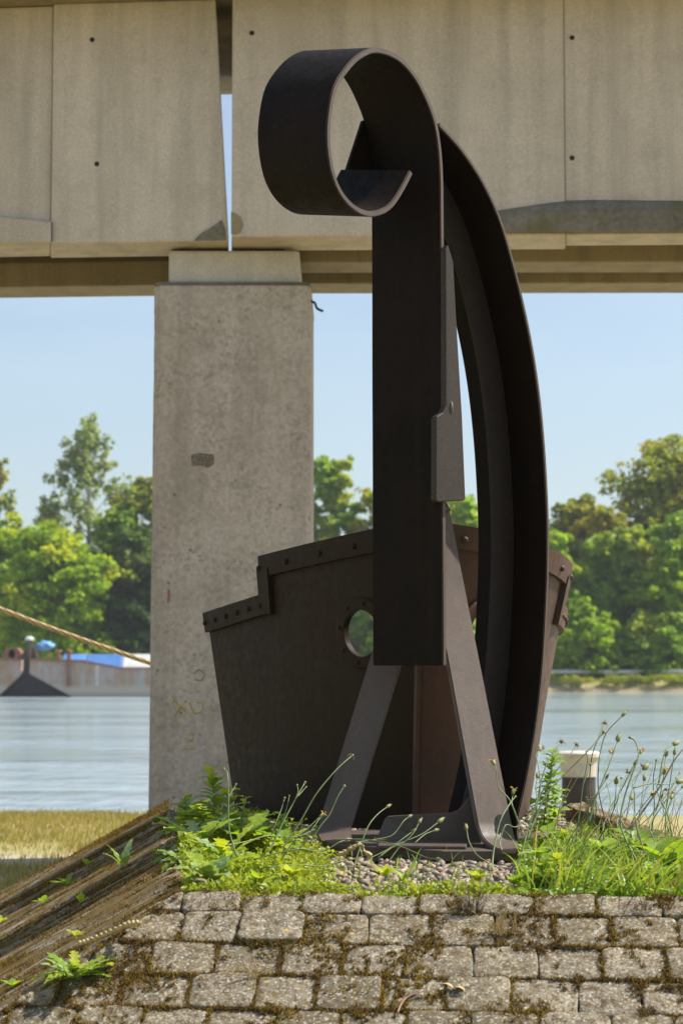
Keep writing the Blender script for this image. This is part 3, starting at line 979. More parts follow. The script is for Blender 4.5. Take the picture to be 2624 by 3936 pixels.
# mooring rope
b = MB('rope_fibre'); b.P(Roughness=0.9)
w = b.n.new('ShaderNodeTexWave'); w.inputs['Scale'].default_value = 9; w.inputs['Distortion'].default_value = 0.3
b.l.new(b.vec((1, 1, 1), (0, 0.9, 0)), w.inputs['Vector'])
b.col(b.ramp(w.outputs['Fac'], [(0.2, (0.36, 0.24, 0.11)), (0.7, (0.62, 0.46, 0.24))]))
M['rope'] = b.m
p0, p1 = at(-420, 2165, 19.0), at(620, 2562, 18.6)
pts = []
for i in range(15):
    q = i / 14
    p = p0.lerp(p1, q); p.z -= 0.10 * 4 * q * (1 - q) * 0.35
    pts.append(p)
V, Fc = [], []
for k in range(3):      # three laid strands
    pth = []
    for i in range(181):
        q = i / 180 * 14; a = min(13, int(q)); p = pts[a].lerp(pts[a + 1], q - a)
        th = i * 0.95 + k * 2.094
        pth.append(p + Vector((0.1, 0.99, 0)) * 0.0095 * math.cos(th) + Vector((0.35, 0, 0.93)) * 0.0095 * math.sin(th))
    tube(pth, 0.0155, 6, V, Fc)
tag(mesh('mooring_rope', V, Fc, M['rope'], None, True), 'thick tan mooring rope slanting down to behind the concrete pier', 'rope')

# mooring bollard on the bank
DBO = 19.0
bo = thing('mooring_bollard', Vector((at(2222, 3000, DBO).x, DBO, 0)), 'dark mooring bollard with broad cream top on the river bank', 'bollard')
zt1 = zat(2888, DBO); zt2 = zat(2985, DBO)
c0 = Vector((at(2222, 3000, DBO).x, DBO, 0))
rb = 74 / F * DBO
V, Fc = tube([c0 + Vector((0, 0, z)) for z in (0, 0.04, 0.05, zt2)], [rb * 1.3, rb * 1.3, rb * 0.9, rb * 0.86], 28)
mesh('shaft', V, Fc, mat_plain('bollard_tar', (0.055, 0.042, 0.038), 0.6, 0.3, 8), bo)
V, Fc = tube([c0 + Vector((0, 0, z)) for z in (zt2 + 0.001, zt2 + 0.07, zt1 - 0.10, zt1 - 0.05, zt1 - 0.015, zt1)], [rb * 0.90, rb * 0.92, rb * 0.94, rb * 1.12, rb * 1.12, rb * 0.98], 28)
mesh('head', V, Fc, mat_plain('cream_paint', (0.66, 0.60, 0.50), 0.5, 0.15, 6), bo)

# dry grass blades on the bank lawn
def blades(name, pts, hts, mat, segs=3, w=0.004, lean=(0.1, 0.0), curl=0.5, label=None):
    n = len(pts)
    P0 = np.array(pts, dtype=float); H = np.array(hts)[:, None]
    a = RNG.uniform(0, 2 * np.pi, n)
    side = np.stack([np.cos(a), np.sin(a), np.zeros(n)], 1)
    fwd = np.stack([-np.sin(a), np.cos(a), np.zeros(n)], 1)
    bend = RNG.uniform(0.1, 1.0, n)[:, None] * curl
    ln = np.array([lean[0], lean[1], 0]) * RNG.uniform(0, 2, n)[:, None]
    V = np.empty((n, (segs + 1) * 2, 3))
    for k in range(segs + 1):
        t = k / segs
        c = P0 + np.array([0, 0, 1]) * H * (t - 0.35 * bend * t * t) + (fwd * bend + ln) * H * t * t
        ww = w * (1 - t) ** 0.6 + 0.0006
        V[:, 2 * k] = c - side * ww; V[:, 2 * k + 1] = c + side * ww
    base = np.arange(n)[:, None] * (segs + 1) * 2
    Fq = np.concatenate([base + np.array([[2 * k, 2 * k + 1, 2 * k + 3, 2 * k + 2]]) for k in range(segs)], 0)
    o = npmesh(name, V.reshape(-1, 3), Fq, mat)
    return tag(o, label, 'grass', kind='stuff')
pp, hh_ = [], []
for i in range(26000):
    d = random.uniform(14.8, BANK - 0.02) if random.random() < 0.7 else BANK - abs(random.gauss(0, 0.4))
    x = random.uniform(-0.19, -0.07) * d
    if d > BANK: continue
    nn = mnoise.noise(Vector((x * 0.8, d * 0.8, 3)))
    if nn < -0.18 and random.random() < 0.7: continue
    if 17.2 < d < 18.6 and random.random() < 0.8: continue
    pp.append((x, d, 0)); hh_.append(random.uniform(0.03, 0.09) * (1.4 if random.random() < 0.1 else 1))
blades('lawn_grass', pp, hh_, M['drygrass'], 2, 0.004, (0.1, 0), 0.6, 'dry yellow grass on the river bank lawn')

# ------------------------------------------------------------------ paved mound
ZP = 0.96
SL = 0.56
A_ = Vector((-0.535, 6.68, ZP)); B_ = Vector((1.50, 6.50, ZP)); C_ = Vector((1.27, 10.6, ZP)); D_ = Vector((-0.90, 10.5, ZP))
mound = thing('paved_mound', (0.3, 8.5, 0), 'low truncated pyramid of mossy grey paving blocks under the sculptures', 'mound')
corners = [A_, B_, C_, D_]
cen2 = Vector((0.35, 8.5, 0))


def outward(P, Q):
    t = (Q - P).normalized(); n = Vector((t.y, -t.x, 0))
    if n.dot((P + Q) / 2 - cen2) < 0: n = -n
    return n


outs = [outward(corners[i], corners[(i + 1) % 4]) for i in range(4)]
hips = []
for i in range(4):
    n0, n1 = outs[i - 1], outs[i]
    # solve h.n0 = h.n1 = 1
    det = n0.x * n1.y - n0.y * n1.x
    hips.append(Vector(((n1.y - n0.y) / det, (n0.x - n1.x) / det, -SL)))
SB = 0.9 / SL
# earth core just beneath stones
vs = [c - Vector((0, 0, 0.085)) for c in corners] + [corners[i] + hips[i] * SB - Vector((0, 0, 0.075)) for i in range(4)]
fs = [(0, 1, 2, 3), (1, 0, 4, 5), (2, 1, 5, 6), (3, 2, 6, 7), (0, 3, 7, 4)]
mesh('earth_core', vs, fs, M['soil'], mound)


def clip(poly, P, n):
    out = []
    for i in range(len(poly)):
        a, b2 = poly[i], poly[(i + 1) % len(poly)]
        da, db = (a - P).dot(n), (b2 - P).dot(n)
        if da <= 0: out.append(a)
        if (da <= 0) != (db <= 0):
            out.append(a + (b2 - a) * (da / (da - db)))
    return out


def paver(poly3, N, h, rs, name='paving_stone'):
    """rounded worn paver on polygon poly3 (in slope plane), outward normal N"""
    cen = sum(poly3, Vector()) / len(poly3)
    pts = []
    for i in range(len(poly3)):
        a, b2 = poly3[i], poly3[(i + 1) % len(poly3)]
        m = max(3, int((b2 - a).length / 0.017))
        for k in range(m):
            pts.append(a.lerp(b2, k / m))
    n = len(pts)
    if n < 6: return
    # round the corners: smooth once
    for _ in range(2):
        pts = [(pts[i - 1] + pts[i] * 2 + pts[(i + 1) % n]) / 4 for i in range(n)]
    sd = Vector((rs.uniform(0, 50), rs.uniform(0, 50), 0))
    tiltx, tilty = rs.gauss(0, 0.012), rs.gauss(0, 0.012)
    dz = rs.gauss(0, 0.0035)
    V, Fc = [], []
    levels = [(1.0, -0.04, 0), (1.0, -0.006, 1), (0.985, -0.0015, 1), (0.94, 0.0005, 1), (0.66, 0.001, 1), (0.33, 0.001, 1)]
    for s, hgt, on in levels:
        for p in pts:
            q = cen + (p - cen) * s
            nz = mnoise.noise((q + sd) * 26) * 0.0035 + mnoise.noise((q + sd) * 9) * 0.006
            edge = mnoise.noise((p + sd) * 34) * 0.005
            q = q + (p - cen).normalized() * edge * (1 if s > 0.85 else 0)
            V.append(q + N * (h + hgt + (nz + dz) * on + (q - cen).dot(Vector((tiltx, tilty, 0))) ))
    V.append(cen + N * (h + 0.002 + mnoise.noise((cen + sd) * 9) * 0.006))
    for l in range(len(levels) - 1):
        for k in range(n):
            Fc.append((l * n + k, l * n + (k + 1) % n, (l + 1) * n + (k + 1) % n, (l + 1) * n + k))
    for k in range(n):
        Fc.append(((len(levels) - 1) * n + k, (len(levels) - 1) * n + (k + 1) % n, len(V) - 1))
    o = mesh(name, V, Fc, M['stone'], mound, True)
    return o


PW, PH = 0.197, 0.163
moss_spots = []      # (pos, normal, radius)
rs = random.Random(11)
faceinfo = []
for fi, (rows, off) in enumerate(((7, 0.0), (0, 0.0), (2, 0.0), (0, 0.0))):
    P, Q = corners[fi], corners[(fi + 1) % 4]
    nO = outs[fi]
    t = (Q - P).normalized()
    down = (nO * 1.0 + Vector((0, 0, -SL))).normalized()
    N = t.cross(down); N = N if N.z > 0 else -N
    L = (Q - P).length
    hp, hq = hips[fi], hips[(fi + 1) % 4]
    kp = P; # clip planes through hips, vertical
    sideP = Vector((hp.y, -hp.x, 0)); sideP = sideP if sideP.dot(t) < 0 else -sideP
    sideQ = Vector((hq.y, -hq.x, 0)); sideQ = sideQ if sideQ.dot(t) > 0 else -sideQ
    faceinfo.append((P, t, down, N, L, fi))
    for r in range(rows):
        y0, y1 = r * PH - (0.055 if r else 0), (r + 1) * PH - 0.055
        if r == 0: y0 = 0.0
        g = 0.0012
        u = -1.2 - rs.uniform(0, PW) * 0 + (r % 2) * PW * 0.5 + rs.uniform(-0.02, 0.02)
        while u < L + 1.2:
            wv_ = PW * rs.uniform(0.93, 1.07)
            u0, u1 = u, u + wv_
            u = u1
            ymid = (y0 + y1) / 2
            j0, j1 = rs.uniform(-0.004, 0.004), rs.uniform(-0.004, 0.004)
            poly = [P + t * (u0 + g) + down * (y0 + g + j0), P + t * (u1 - g) + down * (y0 + g + j1),
                    P + t * (u1 - g + j1) + down * (y1 - g), P + t * (u0 + g + j0) + down * (y1 - g)]
            poly = clip(poly, P + sideP.normalized() * -0.003, sideP)
            if len(poly) >= 3: poly = clip(poly, Q + sideQ.normalized() * -0.003, sideQ)
            if len(poly) < 3: continue
            cen = sum(poly, Vector()) / len(poly)
            area = sum(((poly[i] - cen).cross(poly[(i + 1) % len(poly)] - cen)).length for i in range(len(poly))) / 2
            if area < 0.0025: continue
            # leave out what no camera near the photograph's could see
            k = cen.x / cen.y
            if fi == 0 and k > 0.24: continue
            if fi == 1 and (cen.y < 7.2): continue
            if fi == 3 and k < -0.30: continue
            if cen.z < 0.25: continue
            paver(poly, N, 0.0, rs)
            for e in range(len(poly)):
                a, b2 = poly[e], poly[(e + 1) % len(poly)]
                m = int((b2 - a).length / 0.012)
                for q in range(m):
                    pt = a.lerp(b2, rs.random())
                    if mnoise.noise(pt * 3.3 + Vector((9, 0, 0))) + rs.uniform(-0.25, 0.25) > (-0.08 if fi == 0 else -0.18):
                        moss_spots.append((pt, N, rs.uniform(0.006, 0.013)))
# weathered grey timbers clad the left and right faces, laid down the slope
def mat_timber():
    b = MB('weathered_timber'); b.P(Roughness=0.9)
    b.p.inputs['Specular IOR Level'].default_value = 0.15
    g = b.n.new('ShaderNodeUVMap')
    mp = b.n.new('ShaderNodeMapping'); mp.inputs['Scale'].default_value = (60, 5.0, 1)
    b.l.new(g.outputs[0], mp.inputs['Vector'])
    mp2 = b.n.new('ShaderNodeMapping'); mp2.inputs['Scale'].default_value = (13, 2.6, 1)
    b.l.new(g.outputs[0], mp2.inputs['Vector'])
    n1 = b.noise(1, 5, 0.7, mp.outputs[0]); n2 = b.noise(1, 4, 0.65, mp2.outputs[0])
    c = b.ramp(n1, [(0.3, (0.09, 0.07, 0.045)), (0.48, (0.24, 0.20, 0.15)), (0.7, (0.46, 0.41, 0.34))])
    c = b.mix(b.ramp(n2, [(0.44, 0.0), (0.56, 0.85)]), c, (0.15, 0.088, 0.018))
    c = b.mix(b.ramp(b.noise(7, 5, 0.75), [(0.46, 0.0), (0.6, 0.85)]), c, (0.13, 0.085, 0.018))
    c = b.mix(b.ramp(b.noise(60, 4, 0.7), [(0.5, 0.0), (0.7, 0.6)]), c, (0.06, 0.04, 0.02))
    b.col(c)
    b.nrm(b.bump(n1, 0.9, 0.012, b.bump(n2, 0.8, 0.02)))
    return b.m


M['timber'] = mat_timber()


def timber(P0, u, v, N, w, L, rs, sag=0.0, name='timber_board', th=0.06, parent=None, trim0=0.0, trim1=0.0):
    """board of width w along u and length L along v; ends trimmed for mitred hips"""
    nu, nv = 10, 26
    sd = rs.uniform(0, 90)
    hoff = rs.uniform(-0.004, 0.004)
    gro = [rs.uniform(0.15, 0.85) for _ in range(2)]
    V, UV, Fc = [], [], []
    for j in range(nv + 1):
        for i in range(nu + 1):
            a = i / nu; q = j / nv
            e = min(a, 1 - a)
            h = hoff - (0.012 * max(0, 1 - e / 0.10) ** 1.5)
            h += mnoise.noise(Vector((a * 7 + sd, q * 2.2, 0))) * 0.009 + mnoise.noise(Vector((a * 22 + sd, q * 9, 3))) * 0.007
            for g_ in gro: h -= 0.009 * math.exp(-((a - g_ + 0.05 * math.sin(q * 3 + sd)) / 0.05) ** 2)
            if q < 0.03: h -= 0.006
            lo = trim0 * a; hi = L + trim1 * a
            vv = lo + (hi - lo) * q
            V.append(P0 + u * (a * w) + v * vv + N * h); UV.append((a * w + sd, vv))
    W_ = nu + 1
    for j in range(nv):
        for i in range(nu):
            k = j * W_ + i
            Fc.append((k, k + 1, k + W_ + 1, k + W_))
    # skirt
    ring = [i for i in range(W_)] + [j * W_ + nu for j in range(1, nv + 1)] + [nv * W_ + i for i in range(nu - 1, -1, -1)] + [j * W_ for j in range(nv - 1, 0, -1)]
    b0 = len(V)
    for k in ring: V.append(V[k] - N * th); UV.append(UV[k])
    m = len(ring)
    for k in range(m): Fc.append((ring[(k + 1) % m], ring[k], b0 + k, b0 + (k + 1) % m))
    me = bpy.data.meshes.new(name); me.from_pydata([tuple(q) for q in V], [], Fc)
    uvl = me.uv_layers.new(name='uv')
    li = np.empty(len(me.loops), dtype=np.int32); me.loops.foreach_get('vertex_index', li)
    uvl.data.foreach_set('uv', np.array(UV, dtype=np.float32)[li].ravel())
    me.update()
    return link(name, me, M['timber'], parent or mound, True)


for fi in (3, 1):
    P, t, down, N, L, _ = faceinfo[fi]
    # slope length direction; t runs along the rim
    hp, hq = hips[fi], hips[(fi + 1) % 4]
    kP = hp.dot(t) / abs(hp.dot(down)) ; kQ = hq.dot(t) / abs(hq.dot(down))     # sideways drift of the hips per metre down
    uq = 0.0
    full = 1.5
    lo_, hi_ = kP * full, L + kQ * full
    u = lo_
    while u < hi_ - 0.02:
        w = rs.uniform(0.17, 0.24)
        w = min(w, hi_ - u)
        # start of the board: at the rim, or at the hip for boards beyond the rim ends
        def start(x):
            if x < 0: return x / kP
            if x > L: return (x - L) / kQ
            return 0.0
        s0_, s1_ = start(u + 0.003), start(u + w - 0.003)
        P0 = P + t * (u + 0.003) + down * s0_
        rest = full - s0_
        if rest > 0.05 and not (fi == 1 and (P0.y < 6.9)):
            timber(P0, t, down, N, w - 0.006, rest, rs, trim0=s1_ - s0_, trim1=0.0)
            for e in (0.0, w):
                m = int(rest / 0.011)
                if fi == 1: m = m // 4
                for _ in range(m):
                    q = s0_ + rs.random() ** 0.9 * rest
                    pt = P + t * (u + e + rs.gauss(0, 0.016)) + down * q
                    if (u + e) < 0 and q < (u + e) / kP: continue
                    if mnoise.noise(pt * 3 + Vector((9, 0, 0))) > -0.3: moss_spots.append((pt - N * 0.006, N, rs.uniform(0.007, 0.015)))
        u += w
# timber kerb along the right rim and the left rim
for fi, zoff in ((1, 0.032), (3, 0.0)):
    P, t, down, N, L, _ = faceinfo[fi]
    u = 0.05
    while u < L - 0.05:
        seg = min(rs.uniform(0.9, 1.5), L - 0.05 - u)
        if not (fi == 1 and (P + t * (u + seg)).y < 6.9):
            timber(P + t * u - outs[fi] * 0.10 + Vector((0, 0, zoff)), outs[fi], t, Vector((0, 0, 1)), 0.115, seg - 0.01, rs, th=0.09)
        u += seg
# moss patches on the stones
for P, t, down, N, L, fi in faceinfo:
    cnt = {0: 12000, 1: 500, 2: 0, 3: 22000}[fi]
    for _ in range(cnt):
        u = rs.uniform(-0.9, L + 0.2); v = rs.uniform(0, 1.2)
        pt = P + t * u + down * v
        if fi == 0 and (pt.x / pt.y < -0.22 or pt.x / pt.y > 0.2): continue
        hpv = hips[fi]
        if fi in (0, 3):
            kk = (pt - A_)
            # stay on own side of hip A
            s0, s1 = kk.dot(outs[0]), kk.dot(outs[3])
            if fi == 0 and s0 < s1: continue
            if fi == 3 and s1 < s0: continue
        nn = mnoise.noise(pt * 4.5 + Vector((3, 3, 3))) + 0.6 * mnoise.noise(pt * 15)
        if fi == 3: nn = mnoise.noise(Vector(((pt - P).dot(t) * 12, (pt - P).dot(down) * 1.5, 4))) * 1.1 + 0.2 * mnoise.noise(pt * 15)
        if nn > (0.19 if fi == 0 else 0.02):
            moss_spots.append((pt + N * (0.002 if fi == 0 else -0.004), N, rs.uniform(0.004, 0.013) * (1 if fi == 0 else 1.25)))
# moss tufts : clusters of tiny upright spikes on a low cushion
n = len(moss_spots)
PER = 11
c = np.array([tuple(s[0]) for s in moss_spots]); nr = np.array([tuple(s[1]) for s in moss_spots]); rad = np.array([s[2] for s in moss_spots])
c = np.repeat(c, PER, 0); nr = np.repeat(nr, PER, 0); rad = np.repeat(rad, PER)
m = len(c)
dv = RNG.normal(size=(m, 3)); dv -= nr * (dv * nr).sum(1)[:, None]
off = dv * rad[:, None] * 0.6
hgt = rad * np.clip(1.0 - np.linalg.norm(off, axis=1) / (rad * 2.2), 0.15, 1) * 0.85
base = c + off - nr * 0.002
tipd = nr + RNG.normal(size=(m, 3)) * 0.5
tip = base + tipd * (hgt + 0.002)[:, None]
sz = 0.0024
e1 = np.cross(nr, RNG.normal(size=(m, 3))); e1 /= np.linalg.norm(e1, axis=1)[:, None]; e2 = np.cross(nr, e1)
V = np.stack([base + e1 * sz, base - e1 * sz * 0.5 + e2 * sz * 0.86, base - e1 * sz * 0.5 - e2 * sz * 0.86, tip], 1).reshape(-1, 3)
bi = np.arange(m)[:, None] * 4
Fq = np.concatenate([bi + np.array([[0, 1, 3]]), bi + np.array([[1, 2, 3]]), bi + np.array([[2, 0, 3]])], 0)
tag(npmesh('moss', V, Fq, M['moss']), 'brown and golden moss in the joints and on the paving blocks', 'moss', kind='stuff')

# gravel bed
def inside_top(x, y, m=0.03):
    p = Vector((x, y, ZP))
    return all((p - corners[i]).dot(outs[i]) < -m for i in range(4))
bm = bmesh.new(); bmesh.ops.create_icosphere(bm, subdivisions=2, radius=1.0)
tv = np.array([tuple(v.co) for v in bm.verts]); tf = np.array([[v.index for v in f.verts] for f in bm.faces]); bm.free()
bm = bmesh.new(); bmesh.ops.create_icosphere(bm, subdivisions=1, radius=1.0)
tv1 = np.array([tuple(v.co) for v in bm.verts]); tf1 = np.array([[v.index for v in f.verts] for f in bm.faces]); bm.free()
def pebbles(pos, rads, T, Tf):
    n = len(pos); k = len(T)
    pos = np.array(pos); rads = np.array(rads)
    A = RNG.normal(size=(n, 3, 3)); Qm, _ = np.linalg.qr(A)
    Tn = T[None] * (1 + RNG.uniform(-0.16, 0.16, (n, k, 1)))
    Tn = Tn * np.stack([RNG.uniform(0.9, 1.35, n), RNG.uniform(0.7, 1.0, n), RNG.uniform(0.5, 0.8, n)], 1)[:, None]
    Tn = np.einsum('nij,nkj->nki', Qm, Tn)
    Tn[:, :, 2] *= 0.8
    V = pos[:, None] + Tn * rads[:, None, None]
    Fq = (np.arange(n)[:, None, None] * k + Tf[None]).reshape(-1, 3)
    return V.reshape(-1, 3), Fq
pos, rads = [], []
while len(pos) < 8000:
    x, y = random.uniform(-0.95, 1.5), random.uniform(6.6, 10.6)
    if not inside_top(x, y): continue
    if abs(x / y) > 0.2: continue
    r = random.uniform(0.009, 0.028)
    pos.append((x, y, ZP - 0.058 + random.uniform(0, 0.014))); rads.append(r)
Vg, Fg = pebbles(pos, rads, tv1, tf1)
tag(npmesh('gravel', Vg, Fg, M['pebble'], None, True), 'rounded river pebbles on top of the mound', 'gravel', kind='stuff')
mesh('gravel_soil', [c_ + Vector((0, 0, -0.062)) for c_ in [corners[i] - outs[i] * 0.02 - outs[i - 1] * 0.02 for i in range(4)]], [(0, 1, 2, 3)], mat_plain('soil_top', (0.10, 0.08, 0.05), 0.95, 0.4, 30, 0.01), mound)

# ------------------------------------------------------------------ sculpture : scroll on A frame
SA = Vector((0.73, -0.683, 0)).normalized()      # width direction of the rolled bar (toward camera right)
SM = Vector((0.683, 0.73, 0)).normalized()       # in-plane horizontal direction (right, back)
ZV = Vector((0, 0, 1))
W = 0.392
PN = at(1706, 2300, 8.25)                        # post, near edge outer corner
sc = thing('scroll_sculpture', Vector((0.3, 8.3, ZP)), 'tall dark steel bar curled into a ring, with curved beam, on splayed legs', 'sculpture')


def mz(px, py):
    """pixel on the near-edge plane -> (m, z)"""
    p = onplane(px, py, PN, SA)
    return ((p - PN).dot(SM), p.z)


def W3(m, z, a):                                 # a measured from near edge toward the back (0..W)
    return Vector((PN.x, PN.y, 0)) + SM * m - SA * a + ZV * z


def smooth2(pts, n=5):
    return [(v.x, v.y) for v in smooth_path([Vector((p[0], p[1], 0)) for p in pts], n)]


def rolled(name, pts, th, a0, a1, mat, inward=1, parent=sc, bev=0.004, lift=0.0):
    """bar of thickness th following (m,z) points, from a0 to a1 along the width"""
    n = len(pts)
    nor = []
    for i in range(n):
        p, q = pts[max(0, i - 1)], pts[min(n - 1, i + 1)]
        t = Vector((q[0] - p[0], q[1] - p[1])).normalized()
        nor.append(Vector((-t.y, t.x)) * inward)
    bm = bmesh.new(); rows = []
    for i in range(n):
        p = Vector(pts[i]); q = p + nor[i] * th
        rows.append([bm.verts.new(W3(p[0], p[1], a0)), bm.verts.new(W3(q[0], q[1], a0)),
                     bm.verts.new(W3(q[0], q[1] + lift * min(1, i / n * 2.2), a1)), bm.verts.new(W3(p[0], p[1] + lift * min(1, i / n * 2.2), a1))])
    for i in range(n - 1):
        for k in range(4):
            bm.faces.new([rows[i][k], rows[i][(k + 1) % 4], rows[i + 1][(k + 1) % 4], rows[i + 1][k]])
    bm.faces.new(rows[0]); bm.faces.new(rows[-1][::-1])
    bmesh.ops.recalc_face_normals(bm, faces=bm.faces)
    for f in bm.faces: f.smooth = True
    es = [e for e in bm.edges if len(e.link_faces) == 2 and e.calc_face_angle(0) > R(50)]
    bmesh.ops.bevel(bm, geom=es, offset=bev, segments=2, affect='EDGES')
    for f in bm.faces: f.smooth = True
    me = bpy.data.meshes.new(name); bm.to_mesh(me); bm.free()
    try: me.set_sharp_from_angle(angle=R(45))
    except Exception: pass
    me.materials.append(mat); me.materials.append(M['steel_grey'])     # near edges: sunlit brightness painted in as lighter grey
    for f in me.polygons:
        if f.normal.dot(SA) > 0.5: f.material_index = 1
    return link(name, me, mat, parent)


near = [(1716, 2558), (1715, 2300), (1713, 2000), (1711, 1700), (1709, 1400), (1708, 1100), (1707, 960), (1706, 846), (1704, 680), (1696, 564), (1679, 465), (1646, 374), (1597, 282),
        (1530, 212), (1447, 182), (1385, 202), (1331, 252), (1283, 330), (1260, 440), (1256, 550), (1273, 665), (1306, 747), (1356, 805), (1414, 833),
        (1472, 824), (1514, 793), (1555, 730), (1587, 668)]
path = smooth2([mz(*p) for p in near], 5)
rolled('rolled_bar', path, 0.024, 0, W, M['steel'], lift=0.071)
# strut from the ring end up toward the curved beam, on the far half
st_pts = [(mz(1589, 668)[0], mz(1589, 668)[1]), (mz(1625, 545)[0], mz(1625, 545)[1]), (mz(1658, 425)[0], mz(1658, 425)[1]), (0.0, mz(1700, 425)[1])]
gp = [onplane(x, y, PN - SA * (W + 0.001), SA) for x, y in ((1397, 462), (1308, 737), (1330, 765), (1440, 770), (1480, 600), (1460, 460))]
bm = prism_bm(gp, SA * -0.02); bevel_bm(bm, 0.003, 1)
from_bm('inner_gusset', bm, M['steel'], sc)
# great curved beam: flange + web
arc = [(1690, 470), (1774, 564), (1857, 690), (1924, 835), (1975, 1004), (2016, 1171), (2050, 1339), (2075, 1506), (2092, 1673), (2103, 1841),
       (2110, 2008), (2110, 2175), (2104, 2343), (2095, 2510), (2080, 2678), (2058, 2845), (2028, 3012), (1998, 3150)]
ap = [mz(*p) for p in arc]
ap = [(-0.10, ap[0][1] + 0.04)] + ap if False else ap
m_end, z_end = ap[-1]
ap.append((m_end - 0.012, ZP - 0.02))
arcs = smooth2(ap, 4)
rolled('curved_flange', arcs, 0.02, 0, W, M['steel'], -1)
# web: strip standing on the inner face at mid width
def offset_path(pts, dist):
    out = []
    n = len(pts)
    for i in range(n):
        p, q = pts[max(0, i - 1)], pts[min(n - 1, i + 1)]
        t = Vector((q[0] - p[0], q[1] - p[1])).normalized()
        d_ = dist(i / (n - 1)) if callable(dist) else dist
        out.append((pts[i][0] + t.y * d_ * 1.0, pts[i][1] - t.x * d_))
    return out
inner = offset_path(arcs, 0.018)
tipp = offset_path(arcs, lambda q: 0.03 + 0.125 * min(1, q * 9 + 0.15))
bm = bmesh.new(); prev = None; NR = len(inner)
rows = []
for i in range(2, NR):
    # outward orientation check: inner side has to be toward -m
    rows.append([bm.verts.new(W3(*inner[i], 0.185)), bm.verts.new(W3(*tipp[i], 0.185)), bm.verts.new(W3(*tipp[i], 0.207)), bm.verts.new(W3(*inner[i], 0.207))])
for i in range(len(rows) - 1):
    for k in range(4):
        bm.faces.new([rows[i][k], rows[i][(k + 1) % 4], rows[i + 1][(k + 1) % 4], rows[i + 1][k]])
bm.faces.new(rows[0]); bm.faces.new(rows[-1][::-1])
bevel_bm(bm, 0.004, 2)
from_bm('curved_web', bm, M['steel_web'], sc, False)

# wedge bar welded to the post's near edge
def plate_m(name, pxs, a0, th, mat, bev=0.006, parent=sc):
    pts = [onplane(*p, PN + SA * (th - a0), SA) for p in pxs]
    bm = prism_bm(pts, SA * -th); bevel_bm(bm, bev, 3)
    return from_bm(name, bm, mat, parent)
plate_m('wedge_bar', [(1676, 1612), (1680, 1600), (1702, 1585), (1713, 1560), (1712, 960), (1722, 940), (1742, 1010), (1752, 1200), (1764, 1400), (1776, 1600), (1789, 1918), (1783, 1924), (1684, 1930), (1675, 1922)], -0.0015, 0.03, M['steel_mid'])
bm = bmesh.new(); bmesh.ops.create_icosphere(bm, subdivisions=3, radius=1)
wc = W3(*mz(1712, 1570), -0.03)
for v in bm.verts:
    v.co = wc + Vector((v.co.x * 0.009, v.co.y * 0.009, v.co.z * 0.026)) * (1 + 0.3 * mnoise.noise(v.co * 3))
from_bm('weld_bead', bm, M['weld'], sc, True)

# splayed legs : lofted flat bars whose feet curl forward
def leg(name, stations, th, mat):
    """stations: ((xl,yl,dl),(xr,yr,dr)) from the top"""
    Ls = smooth_path([at(*s[0]) for s in stations], 5); Rs = smooth_path([at(*s[1]) for s in stations], 5)
    n = len(Ls)
    bm = bmesh.new(); rows = []
    for i in range(n):
        tl = (Ls[min(n - 1, i + 1)] - Ls[max(0, i - 1)])
        nn = tl.cross(Rs[i] - Ls[i]).normalized()
        if nn.y < 0 and nn.z > -0.9 and nn.y < -0.0: back = -nn
        else: back = nn
        if back.y < 0 and abs(back.z) < 0.7: back = -back
        if abs(back.z) >= 0.7 and back.z > 0: back = -back
        b_ = back * th
        rows.append([bm.verts.new(Ls[i]), bm.verts.new(Rs[i]), bm.verts.new(Rs[i] + b_), bm.verts.new(Ls[i] + b_)])
    for i in range(n - 1):
        for k in range(4):
            bm.faces.new([rows[i][k], rows[i][(k + 1) % 4], rows[i + 1][(k + 1) % 4], rows[i + 1][k]])
    bm.faces.new(rows[0][::-1]); bm.faces.new(rows[-1])
    bmesh.ops.recalc_face_normals(bm, faces=bm.faces)
    es = [e for e in bm.edges if len(e.link_faces) == 2 and e.calc_face_angle(0) > R(50)]
    bmesh.ops.bevel(bm, geom=es, offset=0.004, segments=2, affect='EDGES')
    for f in bm.faces: f.smooth = True
    me = bpy.data.meshes.new(name); bm.to_mesh(me); bm.free()
    try: me.set_sharp_from_angle(angle=R(45))
    except Exception: pass
    return link(name, me, mat, sc)
leg('leg', [((1668, 1946, 8.60), (1722, 1940, 8.66)), ((1650, 1990, 8.60), (1735, 1990, 8.68)), ((1672, 2270, 8.54), (1789, 2270, 8.64)),
            ((1727, 2570, 8.46), (1849, 2570, 8.56)), ((1778, 2850, 8.37), (1907, 2865, 8.48)), ((1826, 3115, 8.28), (1957, 3120, 8.41)),
            ((1840, 3180, 8.26), (1970, 3180, 8.385)), ((1862, 3225, 8.22), (1981, 3225, 8.34)), ((1898, 3254, 8.12), (2003, 3249, 8.22)), ((1925, 3264, 8.06), (2035, 3259, 8.13))], 0.022, M['steel_grey'])
leg('leg', [((1530, 2180, 8.82), (1640, 2200, 8.79)), ((1490, 2300, 8.80), (1610, 2320, 8.77)), ((1440, 2470, 8.76), (1564, 2470, 8.73)), ((1407, 2575, 8.73), (1532, 2575, 8.70)), ((1310, 2890, 8.63), (1438, 2890, 8.61)),
            ((1232, 3140, 8.56), (1362, 3140, 8.55)), ((1218, 3186, 8.54), (1349, 3183, 8.54)), ((1222, 3213, 8.50), (1350, 3208, 8.51)), ((1240, 3232, 8.43), (1358, 3226, 8.45)), ((1268, 3240, 8.36), (1376, 3236, 8.38))], 0.022, M['steel_grey'])
